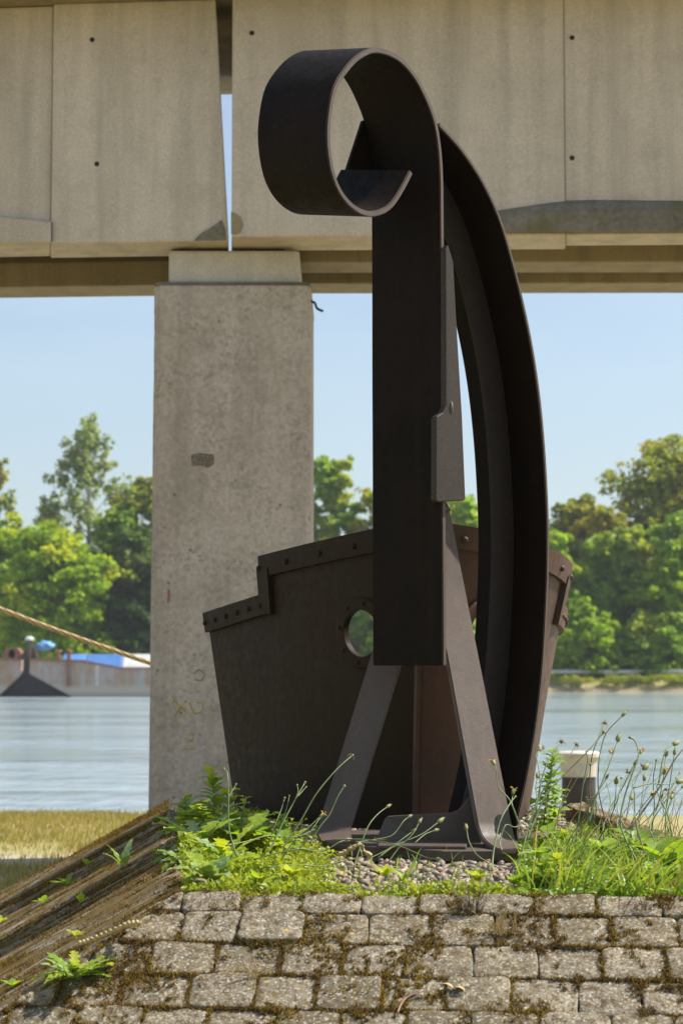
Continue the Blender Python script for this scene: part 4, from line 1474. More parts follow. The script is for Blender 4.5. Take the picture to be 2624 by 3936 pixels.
# low cross bracket between the feet
def ppoly(name, pxd, ext, mat, bev=0.004, parent=sc):
    bm = prism_bm([at(*p) for p in pxd], ext); bevel_bm(bm, bev, 2)
    return from_bm(name, bm, mat, parent)
ppoly('cross_bracket', [(1440, 3236, 8.52), (1478, 3145, 8.53), (1490, 3137, 8.53), (1594, 3131, 8.42), (1594, 3240, 8.42)], (0.012, 0.022, 0), M['steel_grey'])
ppoly('cross_bracket', [(1594.5, 3240, 8.42), (1594.5, 3131, 8.42), (1735, 3124, 8.42), (1760, 3114, 8.42), (1785, 3088, 8.42), (1803, 3062, 8.42), (1822, 3052, 8.42), (1850, 3240, 8.42)], (0, 0.022, 0), M['steel_grey'])
def ground_slab(name, pxs, z0, z1, mat):
    pts = [atz(x, y, z1) for x, y in pxs]
    bm = prism_bm(pts, (0, 0, z0 - z1)); bevel_bm(bm, 0.003, 1)
    return from_bm(name, bm, mat, sc)
ground_slab('base_plate', [(1250, 3244), (1600, 3262), (1700, 3270), (2060, 3268), (2075, 3200), (1300, 3190)], ZP - 0.04, ZP + 0.004, M['steel_grey'])
ground_slab('base_plate', [(1450, 3248), (1790, 3252), (1800, 3225), (1460, 3222)], ZP + 0.004, ZP + 0.018, M['steel_grey'])

# ------------------------------------------------------------------ ship bow
bow = thing('ship_bow', Vector((0.35, 10.0, ZP)), 'riveted steel ship bow with stepped rim and two round holes behind the ring', 'sculpture')
ZR = 2.15


def flank(side):
    if side < 0:
        Tt = [(1612, 9.25), (1012, 10.15), (778, 10.75)]; Bb = [(1592, 9.50), (1085, 10.02), (908, 10.45)]
    else:
        Tt = [(1612, 9.25), (2172, 10.05), (2163, 10.85)]; Bb = [(1592, 9.50), (1965, 10.05), (2030, 10.75)]
    T = [Vector(((x - 1312) / F * d, d)) for x, d in Tt]; Bv = [Vector(((x - 1312) / F * d, d)) for x, d in Bb]
    sA = 0.70

    def quad(P, s):
        l0 = (s - sA) * (s - 1) / (sA); l1 = s * (s - 1) / (sA * (sA - 1)); l2 = s * (s - sA) / (1 - sA)
        return P[0] * l0 + P[1] * l1 + P[2] * l2

    def S(s, z, off=0.0):
        f = (z - ZP) / (ZR - ZP)
        p = quad(Bv, s) * (1 - f) + quad(T, s) * f
        if off:
            e = 0.02
            f2 = (z - ZP) / (ZR - ZP)
            q = quad(Bv, s + e) * (1 - f2) + quad(T, s + e) * f2
            t = (q - p).normalized()
            n = Vector((t.y, -t.x))
            if n.y > 0 and abs(n.y) > 0.2: n = -n
            if abs(n.y) <= 0.2 and n.x * side < 0: n = -n
            p = p + n * off
        return Vector((p.x, p.y, z))
    if side < 0:
        zr = {0: zat(2012, 9.25), 1: zat(2147, 10.15), 2: zat(2291, 10.2), 3: zat(2362, 10.75)}
    else:
        zr = {0: zat(2012, 9.25), 1: zat(2182, 10.05), 2: zat(2330, 10.1), 3: zat(2375, 10.85)}

    def rim(s, upper=None):
        if s <= sA and upper is not False:
            q = s / sA
            return zr[0] + (zr[1] - zr[0]) * (q * 0.85 + 0.15 * q * q)
        return zr[2] + (zr[3] - zr[2]) * (s - sA) / (1 - sA)
    return S, rim, sA


def shell(name, grid, th, mat, parent, offf):
    """grid rows of points (outer), thickness toward offf(i,j) inner points given"""
    pass


def patch_shell(name, S, s0, s1, zlo, zhi, o0, o1, mat, parent, ns=20, nz=12, bev=0.003, keepbm=False):
    bm = bmesh.new()
    G = {}
    for side_, off in ((0, o1), (1, o0)):
        for i in range(ns + 1):
            s = s0 + (s1 - s0) * i / ns
            a, b2 = (zlo(s) if callable(zlo) else zlo), (zhi(s) if callable(zhi) else zhi)
            for j in range(nz + 1):
                G[side_, i, j] = bm.verts.new(S(s, a + (b2 - a) * j / nz, off))
    for side_ in (0, 1):
        for i in range(ns):
            for j in range(nz):
                f = [G[side_, i, j], G[side_, i + 1, j], G[side_, i + 1, j + 1], G[side_, i, j + 1]]
                bm.faces.new(f if side_ == 0 else f[::-1])
    for i in range(ns):
        bm.faces.new([G[0, i + 1, 0], G[0, i, 0], G[1, i, 0], G[1, i + 1, 0]])
        bm.faces.new([G[0, i, nz], G[0, i + 1, nz], G[1, i + 1, nz], G[1, i, nz]])
    for j in range(nz):
        bm.faces.new([G[0, 0, j], G[0, 0, j + 1], G[1, 0, j + 1], G[1, 0, j]])
        bm.faces.new([G[0, ns, j + 1], G[0, ns, j], G[1, ns, j], G[1, ns, j + 1]])
    bmesh.ops.recalc_face_normals(bm, faces=bm.faces)
    for f in bm.faces: f.smooth = True
    return bm


def finish(name, bm, mat, parent, bev=0.002):
    me = bpy.data.meshes.new(name); bm.to_mesh(me); bm.free()
    try: me.set_sharp_from_angle(angle=R(40))
    except Exception: pass
    return link(name, me, mat, parent)


def rivet(p, n, parent, mat, r=0.016):
    n = n.normalized(); a = n.cross(ZV).normalized(); b_ = n.cross(a)
    V = [p + n * r * 0.95]; Fc = []; seg = 12
    lv = [(0.98, -0.05), (0.95, 0.35), (0.7, 0.72)]
    for rr, hh2 in lv:
        for k in range(seg):
            th = 2 * math.pi * k / seg
            V.append(p + (a * math.cos(th) + b_ * math.sin(th)) * r * rr + n * r * hh2)
    for l in range(2):
        for k in range(seg):
            Fc.append((1 + l * seg + k, 1 + l * seg + (k + 1) % seg, 1 + (l + 1) * seg + (k + 1) % seg, 1 + (l + 1) * seg + k))
    for k in range(seg): Fc.append((0, 1 + 2 * seg + k, 1 + 2 * seg + (k + 1) % seg))
    return mesh('rivet', V, Fc, mat, parent, True)


def find_sz(S, px, py):
    best = None
    for i in range(101):
        s = i / 100
        # project
        lo, hi = ZP, 2.6
        p = S(s, 1.9)
        # iterate z to match py then compare px
        z = 1.9
        for _ in range(4):
            p = S(s, z); q = at(px, py, p.y); z = q.z
        e = abs(S(s, z).x - at(px, py, S(s, z).y).x)
        if best is None or e < best[0]: best = (e, s, z)
    return best[1], best[2]


def bool_cut(o, cutter):
    md = o.modifiers.new('cut', 'BOOLEAN'); md.operation = 'DIFFERENCE'; md.object = cutter; md.solver = 'EXACT'
    bpy.context.view_layer.update()
    dg = bpy.context.evaluated_depsgraph_get()
    me = bpy.data.meshes.new_from_object(o.evaluated_get(dg))
    o.modifiers.clear()
    old = o.data; o.data = me
    bpy.data.meshes.remove(old)


def surf_n(S, s, z, side):
    p = S(s, z); a = S(s + 0.02, z) - p; b2 = S(s, z + 0.02) - p
    n = a.cross(b2).normalized()
    if n.y > 0 and abs(n.y) > 0.15: n = -n
    if abs(n.y) <= 0.15 and n.x * side < 0: n = -n
    return n


TH = 0.014
for side in (-1, 1):
    S, rim, sA = flank(side)
    mt = M['steel_hull'] if side < 0 else M['steel_sunlit_rust']  # right flank: rust tone with its sunlit brightness put into the colour
    # plate: lower part full length, upper part only to the step
    zlow = lambda s: rim(s, False) if True else 0
    bm = patch_shell('p', S, 0.0, 1.0, ZP - 0.03, lambda s: rim(max(s, sA), False) - 0.0 if s > sA else rim(sA + 1e-6, False), -TH, 0, mt, bow, 36, 22)
    pl_ = finish('hull_plate', bm, mt, bow)
    bm = patch_shell('p', S, 0.0, sA + 0.005, lambda s: rim(sA + 1e-6, False) + 0.0005, lambda s: rim(min(s, sA)), -TH, 0, mt, bow, 26, 8)
    pu = finish('upper_plate', bm, mt, bow)
    # hawse hole
    if side < 0:
        hs, hz = find_sz(S, 1397, 2433)
        HS, HZ = hs, hz
    else:
        hs, hz = HS * 0.99, HZ + 0.005
    hp_ = S(hs, hz); hn = surf_n(S, hs, hz, side)
    bm = bmesh.new()
    bmesh.ops.create_cone(bm, cap_ends=True, segments=48, radius1=0.112, radius2=0.112, depth=0.5)
    me = bpy.data.meshes.new('cut'); bm.to_mesh(me); bm.free()
    cut = bpy.data.objects.new('cut', me); COL.objects.link(cut)
    cut.matrix_world = Matrix.Translation(hp_) @ hn.to_track_quat('Z', 'Y').to_matrix().to_4x4()
    bpy.context.view_layer.update()
    for o in (pl_, pu):
        bool_cut(o, cut)
        try: o.data.set_sharp_from_angle(angle=R(40))
        except Exception: pass
    bpy.data.objects.remove(cut)
    # ring flange round the hole
    a = hn.cross(ZV).normalized(); b_ = hn.cross(a)
    V, Fc = [], []
    prof = [(0.112, -0.016), (0.112, 0.016), (0.117, 0.020), (0.163, 0.016), (0.170, 0.010), (0.171, -0.004)]
    seg = 56
    for k in range(seg):
        th = 2 * math.pi * k / seg
        for r_, h_ in prof:
            q = hp_ + (a * math.cos(th) + b_ * math.sin(th)) * r_
            # follow plate curvature
            V.append(q + hn * h_)
    for k in range(seg):
        for j in range(len(prof)):
            Fc.append((k * 6 + j, k * 6 + (j + 1) % 6, ((k + 1) % seg) * 6 + (j + 1) % 6, ((k + 1) % seg) * 6 + j))
    rg = mesh('hawse_ring', V, Fc, mt, bow, False)
    for k in range(8):
        th = 2 * math.pi * (k + 0.5) / 8 + 0.2
        rivet(hp_ + (a * math.cos(th) + b_ * math.sin(th)) * 0.142 + hn * 0.016, hn, rg, mt, 0.013)
    # rim bands
    BH = 0.098
    OB = 0.024
    bm = patch_shell('b', S, 0.0, sA, lambda s: rim(min(s, sA)) - BH, lambda s: rim(min(s, sA)) + 0.012, 0.001, OB, mt, bow, 30, 2)
    b1 = finish('rim_band', bm, mt, bow)
    bm = patch_shell('b', S, sA - 0.018, 1.0, lambda s: rim(max(s, sA + 1e-6), False) - BH, lambda s: rim(max(s, sA + 1e-6), False) + 0.006, 0.002, OB + 0.002, mt, bow, 14, 2)
    b2_ = finish('rim_band', bm, mt, bow)
    bm = patch_shell('b', S, sA - 0.043, sA + 0.006, lambda s: rim(sA + 1e-6, False) - BH * 0.98, lambda s: rim(sA) - BH * 0.5, 0.0015, OB + 0.0065, mt, bow, 3, 6)
    b3_ = finish('rim_band', bm, mt, bow)
    # rivets
    def riv(s, z, parent, r=0.016):
        n_ = surf_n(S, s, z, side)
        rivet(S(s, z, OB + 0.003), n_, parent, mt, r)
    for q in (0.12, 0.27, 0.42, 0.57, 0.70 * 0.985 if side > 0 else 0.695):
        riv(min(q, sA - 0.004), rim(min(q, sA)) - 0.052, b1)
    for k in range(6):
        s = sA - 0.0 + (1.0 - sA) * (k + 0.05) / 5.15
        riv(min(0.992, s), rim(max(s, sA + 1e-6), False) - 0.05, b2_, 0.014)
# stem bar where flanks meet
S, rim, sA = flank(1)
zt_ = rim(0) + 0.012
pts = []
for z in (ZP - 0.03, zt_):
    p = S(0, z)
    pts.append(p)
bm = bmesh.new(); r4 = []
for p in pts:
    r4.append([bm.verts.new(p + Vector(q)) for q in ((-0.016, 0.004, 0), (-0.004, -0.016, 0), (0.012, -0.012, 0), (0.018, 0.008, 0), (0, 0.02, 0))])
for k in range(5): bm.faces.new([r4[0][k], r4[0][(k + 1) % 5], r4[1][(k + 1) % 5], r4[1][k]])
bm.faces.new(r4[1]); bm.faces.new(r4[0][::-1])
from_bm('stem_bar', bm, M['steel_sunlit_rust'], bow)

# ------------------------------------------------------------------ weeds
def leaf_mesh(base, dirv, length, width, style='oval', curl=0.3, up=None, fold=0.25, nseg=9, rnd=random):
    """one leaf as a folded strip; returns V, F"""
    d = Vector(dirv).normalized()
    up = Vector(up or (0, 0, 1))
    side = d.cross(up)
    if side.length < 0.05: side = Vector((1, 0, 0))
    side.normalize()
    nrm = side.cross(d).normalized()
    V, Fc = [], []
    p = Vector(base)
    step = length / nseg
    ang = 0
    for i in range(nseg + 1):
        t = i / nseg
        if style == 'oval': w = math.sin(math.pi * min(1, t * 0.93 + 0.05)) ** 0.75
        elif style == 'tooth': w = (math.sin(math.pi * min(1, (t * 0.95 + 0.04)) ** 0.8) ** 0.8) * (1 + (0.13 if i % 2 else -0.10))
        elif style == 'dandelion': w = (0.15 + 0.85 * math.sin(math.pi * min(1, t ** 1.3 * 0.93 + 0.02))) * (1.25 if i % 2 else 0.55)
        else: w = (1 - t) ** 0.6
        if i == nseg: w = 0.03
        w *= width / 2
        rip = (0.12 * width * rnd.uniform(-1, 1)) if style in ('dandelion', 'tooth') else 0
        V += [p - side * w + nrm * (fold * w + rip), p.copy(), p + side * w + nrm * (fold * w - rip)]
        c = curl / nseg
        d = (d * math.cos(c) - nrm * math.sin(c)).normalized()
        nrm = side.cross(d).normalized()
        p = p + d * step
    for i in range(nseg):
        a = i * 3
        Fc += [(a, a + 1, a + 4, a + 3), (a + 1, a + 2, a + 5, a + 4)]
    return V, Fc


def add_leaf(parent, mat, *a, **k):
    V, Fc = leaf_mesh(*a, **k)
    return mesh('leaf', V, Fc, mat, parent, True)


def bud_at(p, d, parent, kind='bud', s=1.0):
    """a closed composite flower head: urn shape with bracts"""
    s *= 0.8
    d = d.normalized()
    a = d.cross(Vector((0.3, 0.2, 1))).normalized(); b_ = d.cross(a)
    V, Fc = [], []
    L = 0.030 * s
    prof = {'bud': [(0, .35), (.15, .9), (.5, 1.0), (.8, .7), (1, .35)], 'small': [(0, .3), (.1, .7), (.25, .75), (.38, .5), (.44, .1)],
            'dry': [(0, .4), (.12, .8), (.3, .7), (.42, .35), (.5, .2)], 'flower': [(0, .4), (.2, .9), (.5, .9), (.7, 1.0), (.8, .8)]}[kind]
    seg = 9; R0 = 0.0078 * s
    for t, r in prof:
        for k in range(seg):
            th = 2 * math.pi * k / seg
            q = r * R0 * (1.12 if k % 2 else 0.92)
            V.append(p + d * (t * L) + a * (q * math.cos(th)) + b_ * (q * math.sin(th)))
    for i in range(len(prof) - 1):
        for k in range(seg):
            Fc.append((i * seg + k, i * seg + (k + 1) % seg, (i + 1) * seg + (k + 1) % seg, (i + 1) * seg + k))
    Fc.append(tuple((len(prof) - 1) * seg + k for k in range(seg)))
    o = mesh('bud' if kind != 'dry' else 'seed_head', V, Fc, M['bud'] if kind != 'dry' else M['bud_dry'], parent, True)
    if kind in ('dry', 'flower', 'bud'):
        V, Fc = [], []
        nn = 10 if kind != 'bud' else 6
        for k in range(nn):
            th = random.uniform(0, 6.28)
            o_ = a * math.cos(th) + b_ * math.sin(th)
            q0 = p + d * L * (0.35 if kind == 'dry' else 0.8 if kind == 'flower' else 0.95)
            if kind == 'dry':
                tube([q0, q0 + o_ * 0.010 * s - d * 0.004 * s, q0 + o_ * random.uniform(0.012, 0.02) * s - d * random.uniform(0.0, 0.022) * s], [0.0012, 0.001, 0.0006], 4, V, Fc)
            elif kind == 'flower':
                tube([q0, q0 + o_ * 0.006 + d * 0.006, q0 + o_ * 0.015 + d * 0.008], [0.0012, 0.0018, 0.001], 4, V, Fc)
            else:
                q0 = q0 + o_ * 0.002
                tube([q0, q0 + d * 0.008 * s + o_ * 0.002], [0.0013, 0.0006], 4, V, Fc)
        mesh('bract' if kind == 'dry' else 'petal', V, Fc, M['bud_dry'] if kind == 'dry' else M['petal'] if kind == 'flower' else M['straw'], parent)
    return o


def stalk(parent, pxs, d0, d1, r=0.0032, head='bud', mat='stem', s=1.0):
    n = len(pxs)
    P = smooth_path([at(x, y, d0 + (d1 - d0) * i / (n - 1)) for i, (x, y) in enumerate(pxs)], 5)
    m = len(P)
    V, Fc = tube(P, [r * (0.95 - 0.4 * i / m) for i in range(m)], 6)
    st = mesh('stem', V, Fc, M[mat], parent, True)
    if head:
        bud_at(P[-1], P[-1] - P[-3], st, head, s)
    return st


def z1(pts, sc_, ox, oy): return [(ox + x / sc_, oy + y / sc_) for x, y in pts]
def L4(p): return z1(p, 1.96, 700, 2600)
def M5(p): return z1(p, 1.4255, 1100, 2400)
def R5(p): return z1(p, 2.513, 2000, 2500)


# hawkbit plants
h1 = thing('hawkbit_plant', at(890, 3300, 7.6), 'wiry flowering weed with round buds leaning in front of the dark bow flank', 'weed')
stalk(h1, L4([(415, 1370), (355, 1150), (350, 900), (342, 740), (320, 700)]), 7.35, 7.5, 0.0036, 'small')
stalk(h1, L4([(355, 905), (380, 860), (405, 815)]), 7.43, 7.5, 0.002, 'small', s=0.8)
stalk(h1, L4([(600, 1400), (680, 1270), (760, 1100), (850, 930), (922, 805)]), 7.5, 7.7, 0.004, 'small')
stalk(h1, L4([(850, 930), (872, 870), (868, 825)]), 7.62, 7.65, 0.0022, 'small', s=0.8)
stalk(h1, L4([(870, 905), (905, 865), (932, 835)]), 7.62, 7.7, 0.0022, 'small', s=0.8)
stalk(h1, L4([(610, 1370), (700, 1120), (740, 1020), (770, 925)]), 7.55, 7.65, 0.003, 'small')
stalk(h1, L4([(745, 1120), (790, 980), (806, 905)]), 7.6, 7.65, 0.002, 'small', s=0.7)
stalk(h1, L4([(330, 1275), (500, 1240), (650, 1200), (850, 1210), (1000, 1150)]), 7.4, 7.7, 0.003, None)
h2 = thing('hawkbit_plant', at(1040, 3350, 7.6), 'flowering weed arching across the left steel leg with one yellow flower', 'weed')
stalk(h2, L4([(650, 1480), (760, 1290), (880, 1110), (1000, 900), (1110, 760), (1200, 665), (1275, 600)]), 7.5, 7.75, 0.0038, 'dry', s=1.1)
stalk(h2, L4([(960, 1260), (1040, 1130), (1110, 1040), (1170, 910), (1215, 835)]), 7.5, 7.6, 0.0034, 'small', s=1.2)
stalk(h2, L4([(700, 1450), (850, 1230), (950, 1140), (1035, 1060)]), 7.4, 7.5, 0.0028, 'flower')
stalk(h2, L4([(870, 1330), (960, 1180), (1015, 1100), (1045, 1060)]), 7.4, 7.5, 0.002, 'bud', s=0.7)
stalk(h2, L4([(540, 1380), (720, 1330), (900, 1300), (1050, 1320), (1180, 1250), (1230, 1235)]), 7.2, 7.35, 0.003, 'bud', s=1.3)
stalk(h2, L4([(640, 1440), (860, 1420), (1060, 1430), (1180, 1395), (1250, 1380)]), 7.1, 7.25, 0.0028, 'bud', s=1.1)
h3 = thing('hawkbit_plant', at(1400, 3390, 7.2), 'flowering weed sprawling low in front of the cross bracket', 'weed')
stalk(h3, L4([(1290, 1450), (1335, 1300), (1400, 1130), (1470, 1040), (1540, 985)]), 7.3, 7.5, 0.003, 'bud')
stalk(h3, M5([(380, 1195), (480, 1180), (580, 1155), (640, 1080), (670, 1055)]), 7.35, 7.5, 0.0026, 'bud')
stalk(h3, M5([(560, 1300), (620, 1220), (690, 1150), (725, 1090)]), 7.2, 7.3, 0.0026, 'bud')
stalk(h3, M5([(500, 1280), (600, 1210), (740, 1150), (830, 1085)]), 7.2, 7.4, 0.0026, 'bud', s=1.4)
stalk(h3, M5([(440, 1290), (560, 1230), (650, 1165), (690, 1135)]), 7.15, 7.3, 0.0024, 'bud')
stalk(h3, M5([(700, 1200), (760, 1150), (810, 1130)]), 7.2, 7.3, 0.0024, 'bud')
stalk(h3, M5([(250, 1180), (440, 1180), (620, 1215), (760, 1275), (820, 1285)]), 7.3, 7.1, 0.003, 'bud')
h4 = thing('hawkbit_plant', at(1900, 3400, 7.3), 'flowering weed with curling stems in front of the right steel leg', 'weed')
stalk(h4, M5([(1110, 1310), (1040, 1260), (1000, 1190), (987, 1125)]), 7.2, 7.35, 0.003, 'bud', s=1.2)
stalk(h4, M5([(1290, 1160), (1270, 1080), (1220, 960), (1160, 890), (1150, 800), (1140, 770)]), 7.5, 7.6, 0.003, 'flower', s=1.3)
stalk(h4, M5([(1310, 1180), (1260, 1060), (1235, 980), (1240, 930)]), 7.5, 7.6, 0.0026, 'flower', s=1.2)
stalk(h4, M5([(1125, 1350), (1135, 1240), (1170, 1080), (1225, 980), (1252, 945)]), 7.2, 7.5, 0.0036, 'small')
stalk(h4, M5([(1250, 1380), (1290, 1250), (1320, 1130), (1370, 960), (1365, 900), (1374, 840)]), 7.3, 7.6, 0.0036, 'bud', s=1.4)
stalk(h4, M5([(1180, 1240), (1170, 1190), (1200, 1100), (1260, 1110), (1320, 1050), (1345, 1030)]), 7.3, 7.5, 0.003, 'bud', s=1.3)
stalk(h4, M5([(1360, 1020), (1390, 900), (1380, 780), (1368, 720), (1385, 690)]), 7.5, 7.7, 0.003, 'flower', s=1.2)
h5 = thing('hawkbit_plant', at(2220, 3400, 7.6), 'tall flowering weed with dried star-shaped heads right of the curved beam', 'weed')
stalk(h5, R5([(60, 1830), (130, 1650), (240, 1400), (400, 1220), (640, 980), (745, 850), (805, 710)]), 7.5, 7.8, 0.0038, 'dry', s=1.3)
stalk(h5, R5([(130, 1750), (170, 1400), (230, 1150), (300, 1010), (385, 890)]), 7.6, 7.8, 0.0034, 'dry', s=1.5)
stalk(h5, R5([(60, 1780), (180, 1420), (330, 1180), (450, 1040), (535, 920)]), 7.7, 7.9, 0.0034, 'dry', s=1.3)
stalk(h5, R5([(715, 1650), (668, 1420), (664, 1250), (688, 1020), (735, 880), (790, 800)]), 7.8, 7.9, 0.003, 'dry', s=1.3, mat='stem_brown')
stalk(h5, R5([(850, 1720), (790, 1550), (748, 1330), (750, 1120), (775, 950), (830, 790), (975, 635)]), 7.8, 8.0, 0.003, 'bud', s=1.2, mat='stem_brown')
stalk(h5, R5([(520, 2050), (535, 1800), (570, 1550), (602, 1290), (645, 1080), (635, 985)]), 7.5, 7.6, 0.0034, 'small', s=0.8)
stalk(h5, R5([(602, 1300), (640, 1200), (668, 1110)]), 7.56, 7.6, 0.002, 'small', s=1.0)
h6 = thing('hawkbit_plant', at(2500, 3420, 7.4), 'tangled flowering weed with many buds at the right photo edge', 'weed')
stalk(h6, R5([(1180, 2180), (1090, 1980), (1010, 1820), (960, 1650), (1000, 1420), (1080, 1180), (1135, 1020), (1110, 890), (1062, 845)]), 7.2, 7.5, 0.0042, 'small', s=1.3)
stalk(h6, R5([(1060, 1720), (1180, 1550), (1340, 1320), (1470, 1080), (1568, 950)]), 7.3, 7.5, 0.0042, None, mat='stem_brown')
stalk(h6, R5([(1230, 2050), (1130, 1750), (1100, 1550), (1095, 1360), (1080, 1260), (1180, 1150)]), 7.2, 7.4, 0.0036, 'bud', s=1.5)
stalk(h6, R5([(1090, 1330), (1200, 1295), (1270, 1285), (1400, 1295), (1500, 1275)]), 7.3, 7.4, 0.003, 'bud', s=1.5)
stalk(h6, R5([(1480, 1900), (1420, 1600), (1330, 1400), (1320, 1300), (1380, 1130), (1400, 1020)]), 7.3, 7.5, 0.003, 'bud', s=1.4)
stalk(h6, R5([(1330, 1300), (1360, 1100), (1400, 960), (1470, 910)]), 7.4, 7.5, 0.003, 'bud', s=1.5)
rsw = random.Random(5)
heads = [(1170, 1120), (970, 1240), (920, 1290), (1305, 1070), (1090, 1110), (1400, 1350), (1500, 1240), (1520, 1290), (1450, 1430), (1345, 1440), (930, 880), (865, 990), (1030, 1180), (820, 1240), (1150, 1000), (1550, 1330), (1430, 1750), (1480, 1010), (1190, 1260), (1060, 1440), (1530, 1190), (1260, 1400), (1380, 1200)]
for i, (hx, hy) in enumerate(heads):
    bxp = hx - rsw.uniform(-60, 420); by = rsw.uniform(1650, 2050)
    mx_ = (bxp * 0.62 + hx * 0.38) + rsw.uniform(-70, 40)
    kind = rsw.choice(['bud', 'small', 'bud', 'bud', 'flower', 'dry'])
    par = h6 if hx > 1000 else h5
    stalk(par, R5([(bxp, by), (mx_ - 30, by - (by - hy) * 0.35), ((bxp + hx * 3) / 4 - rsw.uniform(0, 60), by - (by - hy) * 0.72), (hx, hy)]), rsw.uniform(7.3, 7.9), rsw.uniform(7.4, 8.1), rsw.uniform(0.0020, 0.003), kind, s=rsw.uniform(0.8, 1.5), mat='stem_brown' if i % 4 == 0 else 'stem')
# extra thin weed stems, cream tips, near the bollard
for i in range(9):
    x = 650 + i * 10 + rsw.uniform(-12, 12)
    stalk(h5, R5([(680 + rsw.uniform(-10, 10), 1700), (x - 5, 1560), (x + rsw.uniform(-20, 20), 1450 + rsw.uniform(-25, 20))]), 7.9, 7.9, 0.0022, 'small', s=0.6)


def leafy(name, label, stem_px, d, mats, n, ll, ww, style, seed, spread=1.0, cat='weed', tall=True, group=None):
    """upright plant: stem along pixels with alternate leaves"""
    rs_ = random.Random(seed)
    nn = len(stem_px)
    base = at(*stem_px[0], d)
    t = thing(name, base, label, cat, group)
    P = smooth_path([at(x, y, d) for x, y in stem_px], 6)
    V, Fc = tube(P, [0.0045 - 0.002 * i / len(P) for i in range(len(P))], 6)
    mesh('stem', V, Fc, M['stem'], t, True)
    for i in range(n):
        q = (i + 0.5) / n
        p = P[min(len(P) - 1, int(q * (len(P) - 1)))]
        a = i * 2.4 + rs_.uniform(-0.4, 0.4)
        up = 0.25 + q * 0.9 * rs_.uniform(0.6, 1.3)
        dv_ = Vector((math.cos(a), math.sin(a), up))
        L = ll * (1.15 - 0.55 * q) * rs_.uniform(0.75, 1.25)
        add_leaf(t, M[rs_.choice(mats)], p, dv_, L, ww * L / ll * rs_.uniform(0.85, 1.2), style, rs_.uniform(0.4, 1.3), rnd=rs_, nseg=10)
    return t


def rosette(name, label, px, py, d, mats, n, ll, ww, style, seed, upm=0.6, curl=1.0, cat='weed', onz=None, bias=None):
    rs_ = random.Random(seed)
    base = at(px, py, d) if onz is None else onz
    t = thing(name, base, label, cat)
    for i in range(n):
        a = 2 * math.pi * i / n + rs_.uniform(-0.3, 0.3)
        dv_ = Vector((math.cos(a), math.sin(a), upm * rs_.uniform(0.5, 1.6)))
        if bias: dv_ += Vector(bias)
        add_leaf(t, M[rs_.choice(mats)], base + Vector((math.cos(a), math.sin(a), 0)) * 0.004, dv_, ll * rs_.uniform(0.6, 1.25), ww * rs_.uniform(0.8, 1.25), style, rs_.uniform(0.3, 1.0) * curl, rnd=rs_, nseg=11)
    return t


leafy('leafy_weed', 'upright weed with oval leaves at the foot of the left bow edge', [(830, 3230), (826, 3130), (822, 3050), (812, 2955)], 8.6, ['weed', 'weed_yel', 'weed_pale'], 36, 0.115, 0.058, 'oval', 1)
leafy('leafy_weed', 'upright weed with toothed leaves between the curved beam and the bollard', [(2085, 3190), (2100, 3080), (2115, 2980), (2128, 2880)], 8.4, ['weed_pale', 'weed', 'weed_pale'], 34, 0.085, 0.06, 'tooth', 2)
leafy('leafy_weed', 'second toothed weed, shorter, just behind the lower end of the curved beam', [(2110, 3230), (2125, 3130), (2140, 3020)], 8.6, ['weed', 'weed_pale'], 24, 0.085, 0.055, 'tooth', 22)
leafy('leafy_weed', 'broad-leaved weed in the gravel right of the right leg foot', [(2085, 3425), (2080, 3330), (2050, 3260)], 7.0, ['weed', 'weed_yel', 'weed_pale'], 14, 0.085, 0.062, 'oval', 3)
leafy('leafy_weed', 'yellow-green nettle-like weed at the right leg foot', [(2150, 3420), (2145, 3340), (2135, 3290)], 6.95, ['weed_yel', 'weed'], 18, 0.07, 0.04, 'oval', 4)
rosette('dandelion_plant', 'big pale dandelion-like leaves at the upper left corner of the mound', 815, 3390, 6.95, ['weed_pale', 'weed_pale', 'weed'], 11, 0.16, 0.06, 'tooth', 5, 1.1, 1.3, bias=(-0.25, 0, 0.25))
rosette('dandelion_plant', 'ragged dark green rosette beside the left bow edge', 760, 3260, 8.0, ['weed', 'weed_pale'], 18, 0.19, 0.06, 'dandelion', 6, 1.3, 1.4)
rosette('dandelion_plant', 'tall ragged leaves right below the bow bottom edge', 950, 3260, 8.1, ['weed', 'weed_pale', 'weed_yel'], 20, 0.19, 0.065, 'dandelion', 7, 1.7, 1.3)
rosette('dandelion_plant', 'ragged leaves between the left clump and the left leg foot', 1090, 3260, 8.0, ['weed', 'weed_yel'], 14, 0.12, 0.045, 'dandelion', 8, 1.2, 1.3)
rosette('dandelion_plant', 'rosette with lobed leaves on the front left edge of the mound', 720, 3330, 7.7, ['weed', 'weed_pale'], 14, 0.13, 0.05, 'dandelion', 9, 0.9, 1.3)
leafy('leafy_weed', 'bushy oval-leaved weed at the left rim beside the bow edge', [(770, 3260), (765, 3170), (775, 3090)], 8.9, ['weed', 'weed_yel'], 30, 0.10, 0.055, 'oval', 101)
leafy('leafy_weed', 'dark toothed weed behind the big pale leaves at the left corner', [(730, 3280), (722, 3190), (715, 3120)], 8.6, ['weed', 'weed_yel'], 26, 0.10, 0.055, 'tooth', 102)
leafy('leafy_weed', 'low oval-leaved weed under the bow edge, second from the left leg', [(960, 3250), (968, 3180), (960, 3120)], 8.7, ['weed', 'weed_yel'], 24, 0.07, 0.04, 'tooth', 103)
leafy('leafy_weed', 'single tall curled leaf shoot in front of the dark bow flank', [(925, 3230), (930, 3140), (945, 3060)], 8.3, ['weed_yel'], 9, 0.06, 0.028, 'oval', 104)
leafy('leafy_weed', 'toothed weed against the bow flank left of the left leg', [(1060, 3250), (1070, 3190), (1085, 3130)], 8.5, ['weed', 'weed_yel'], 18, 0.065, 0.04, 'tooth', 105)
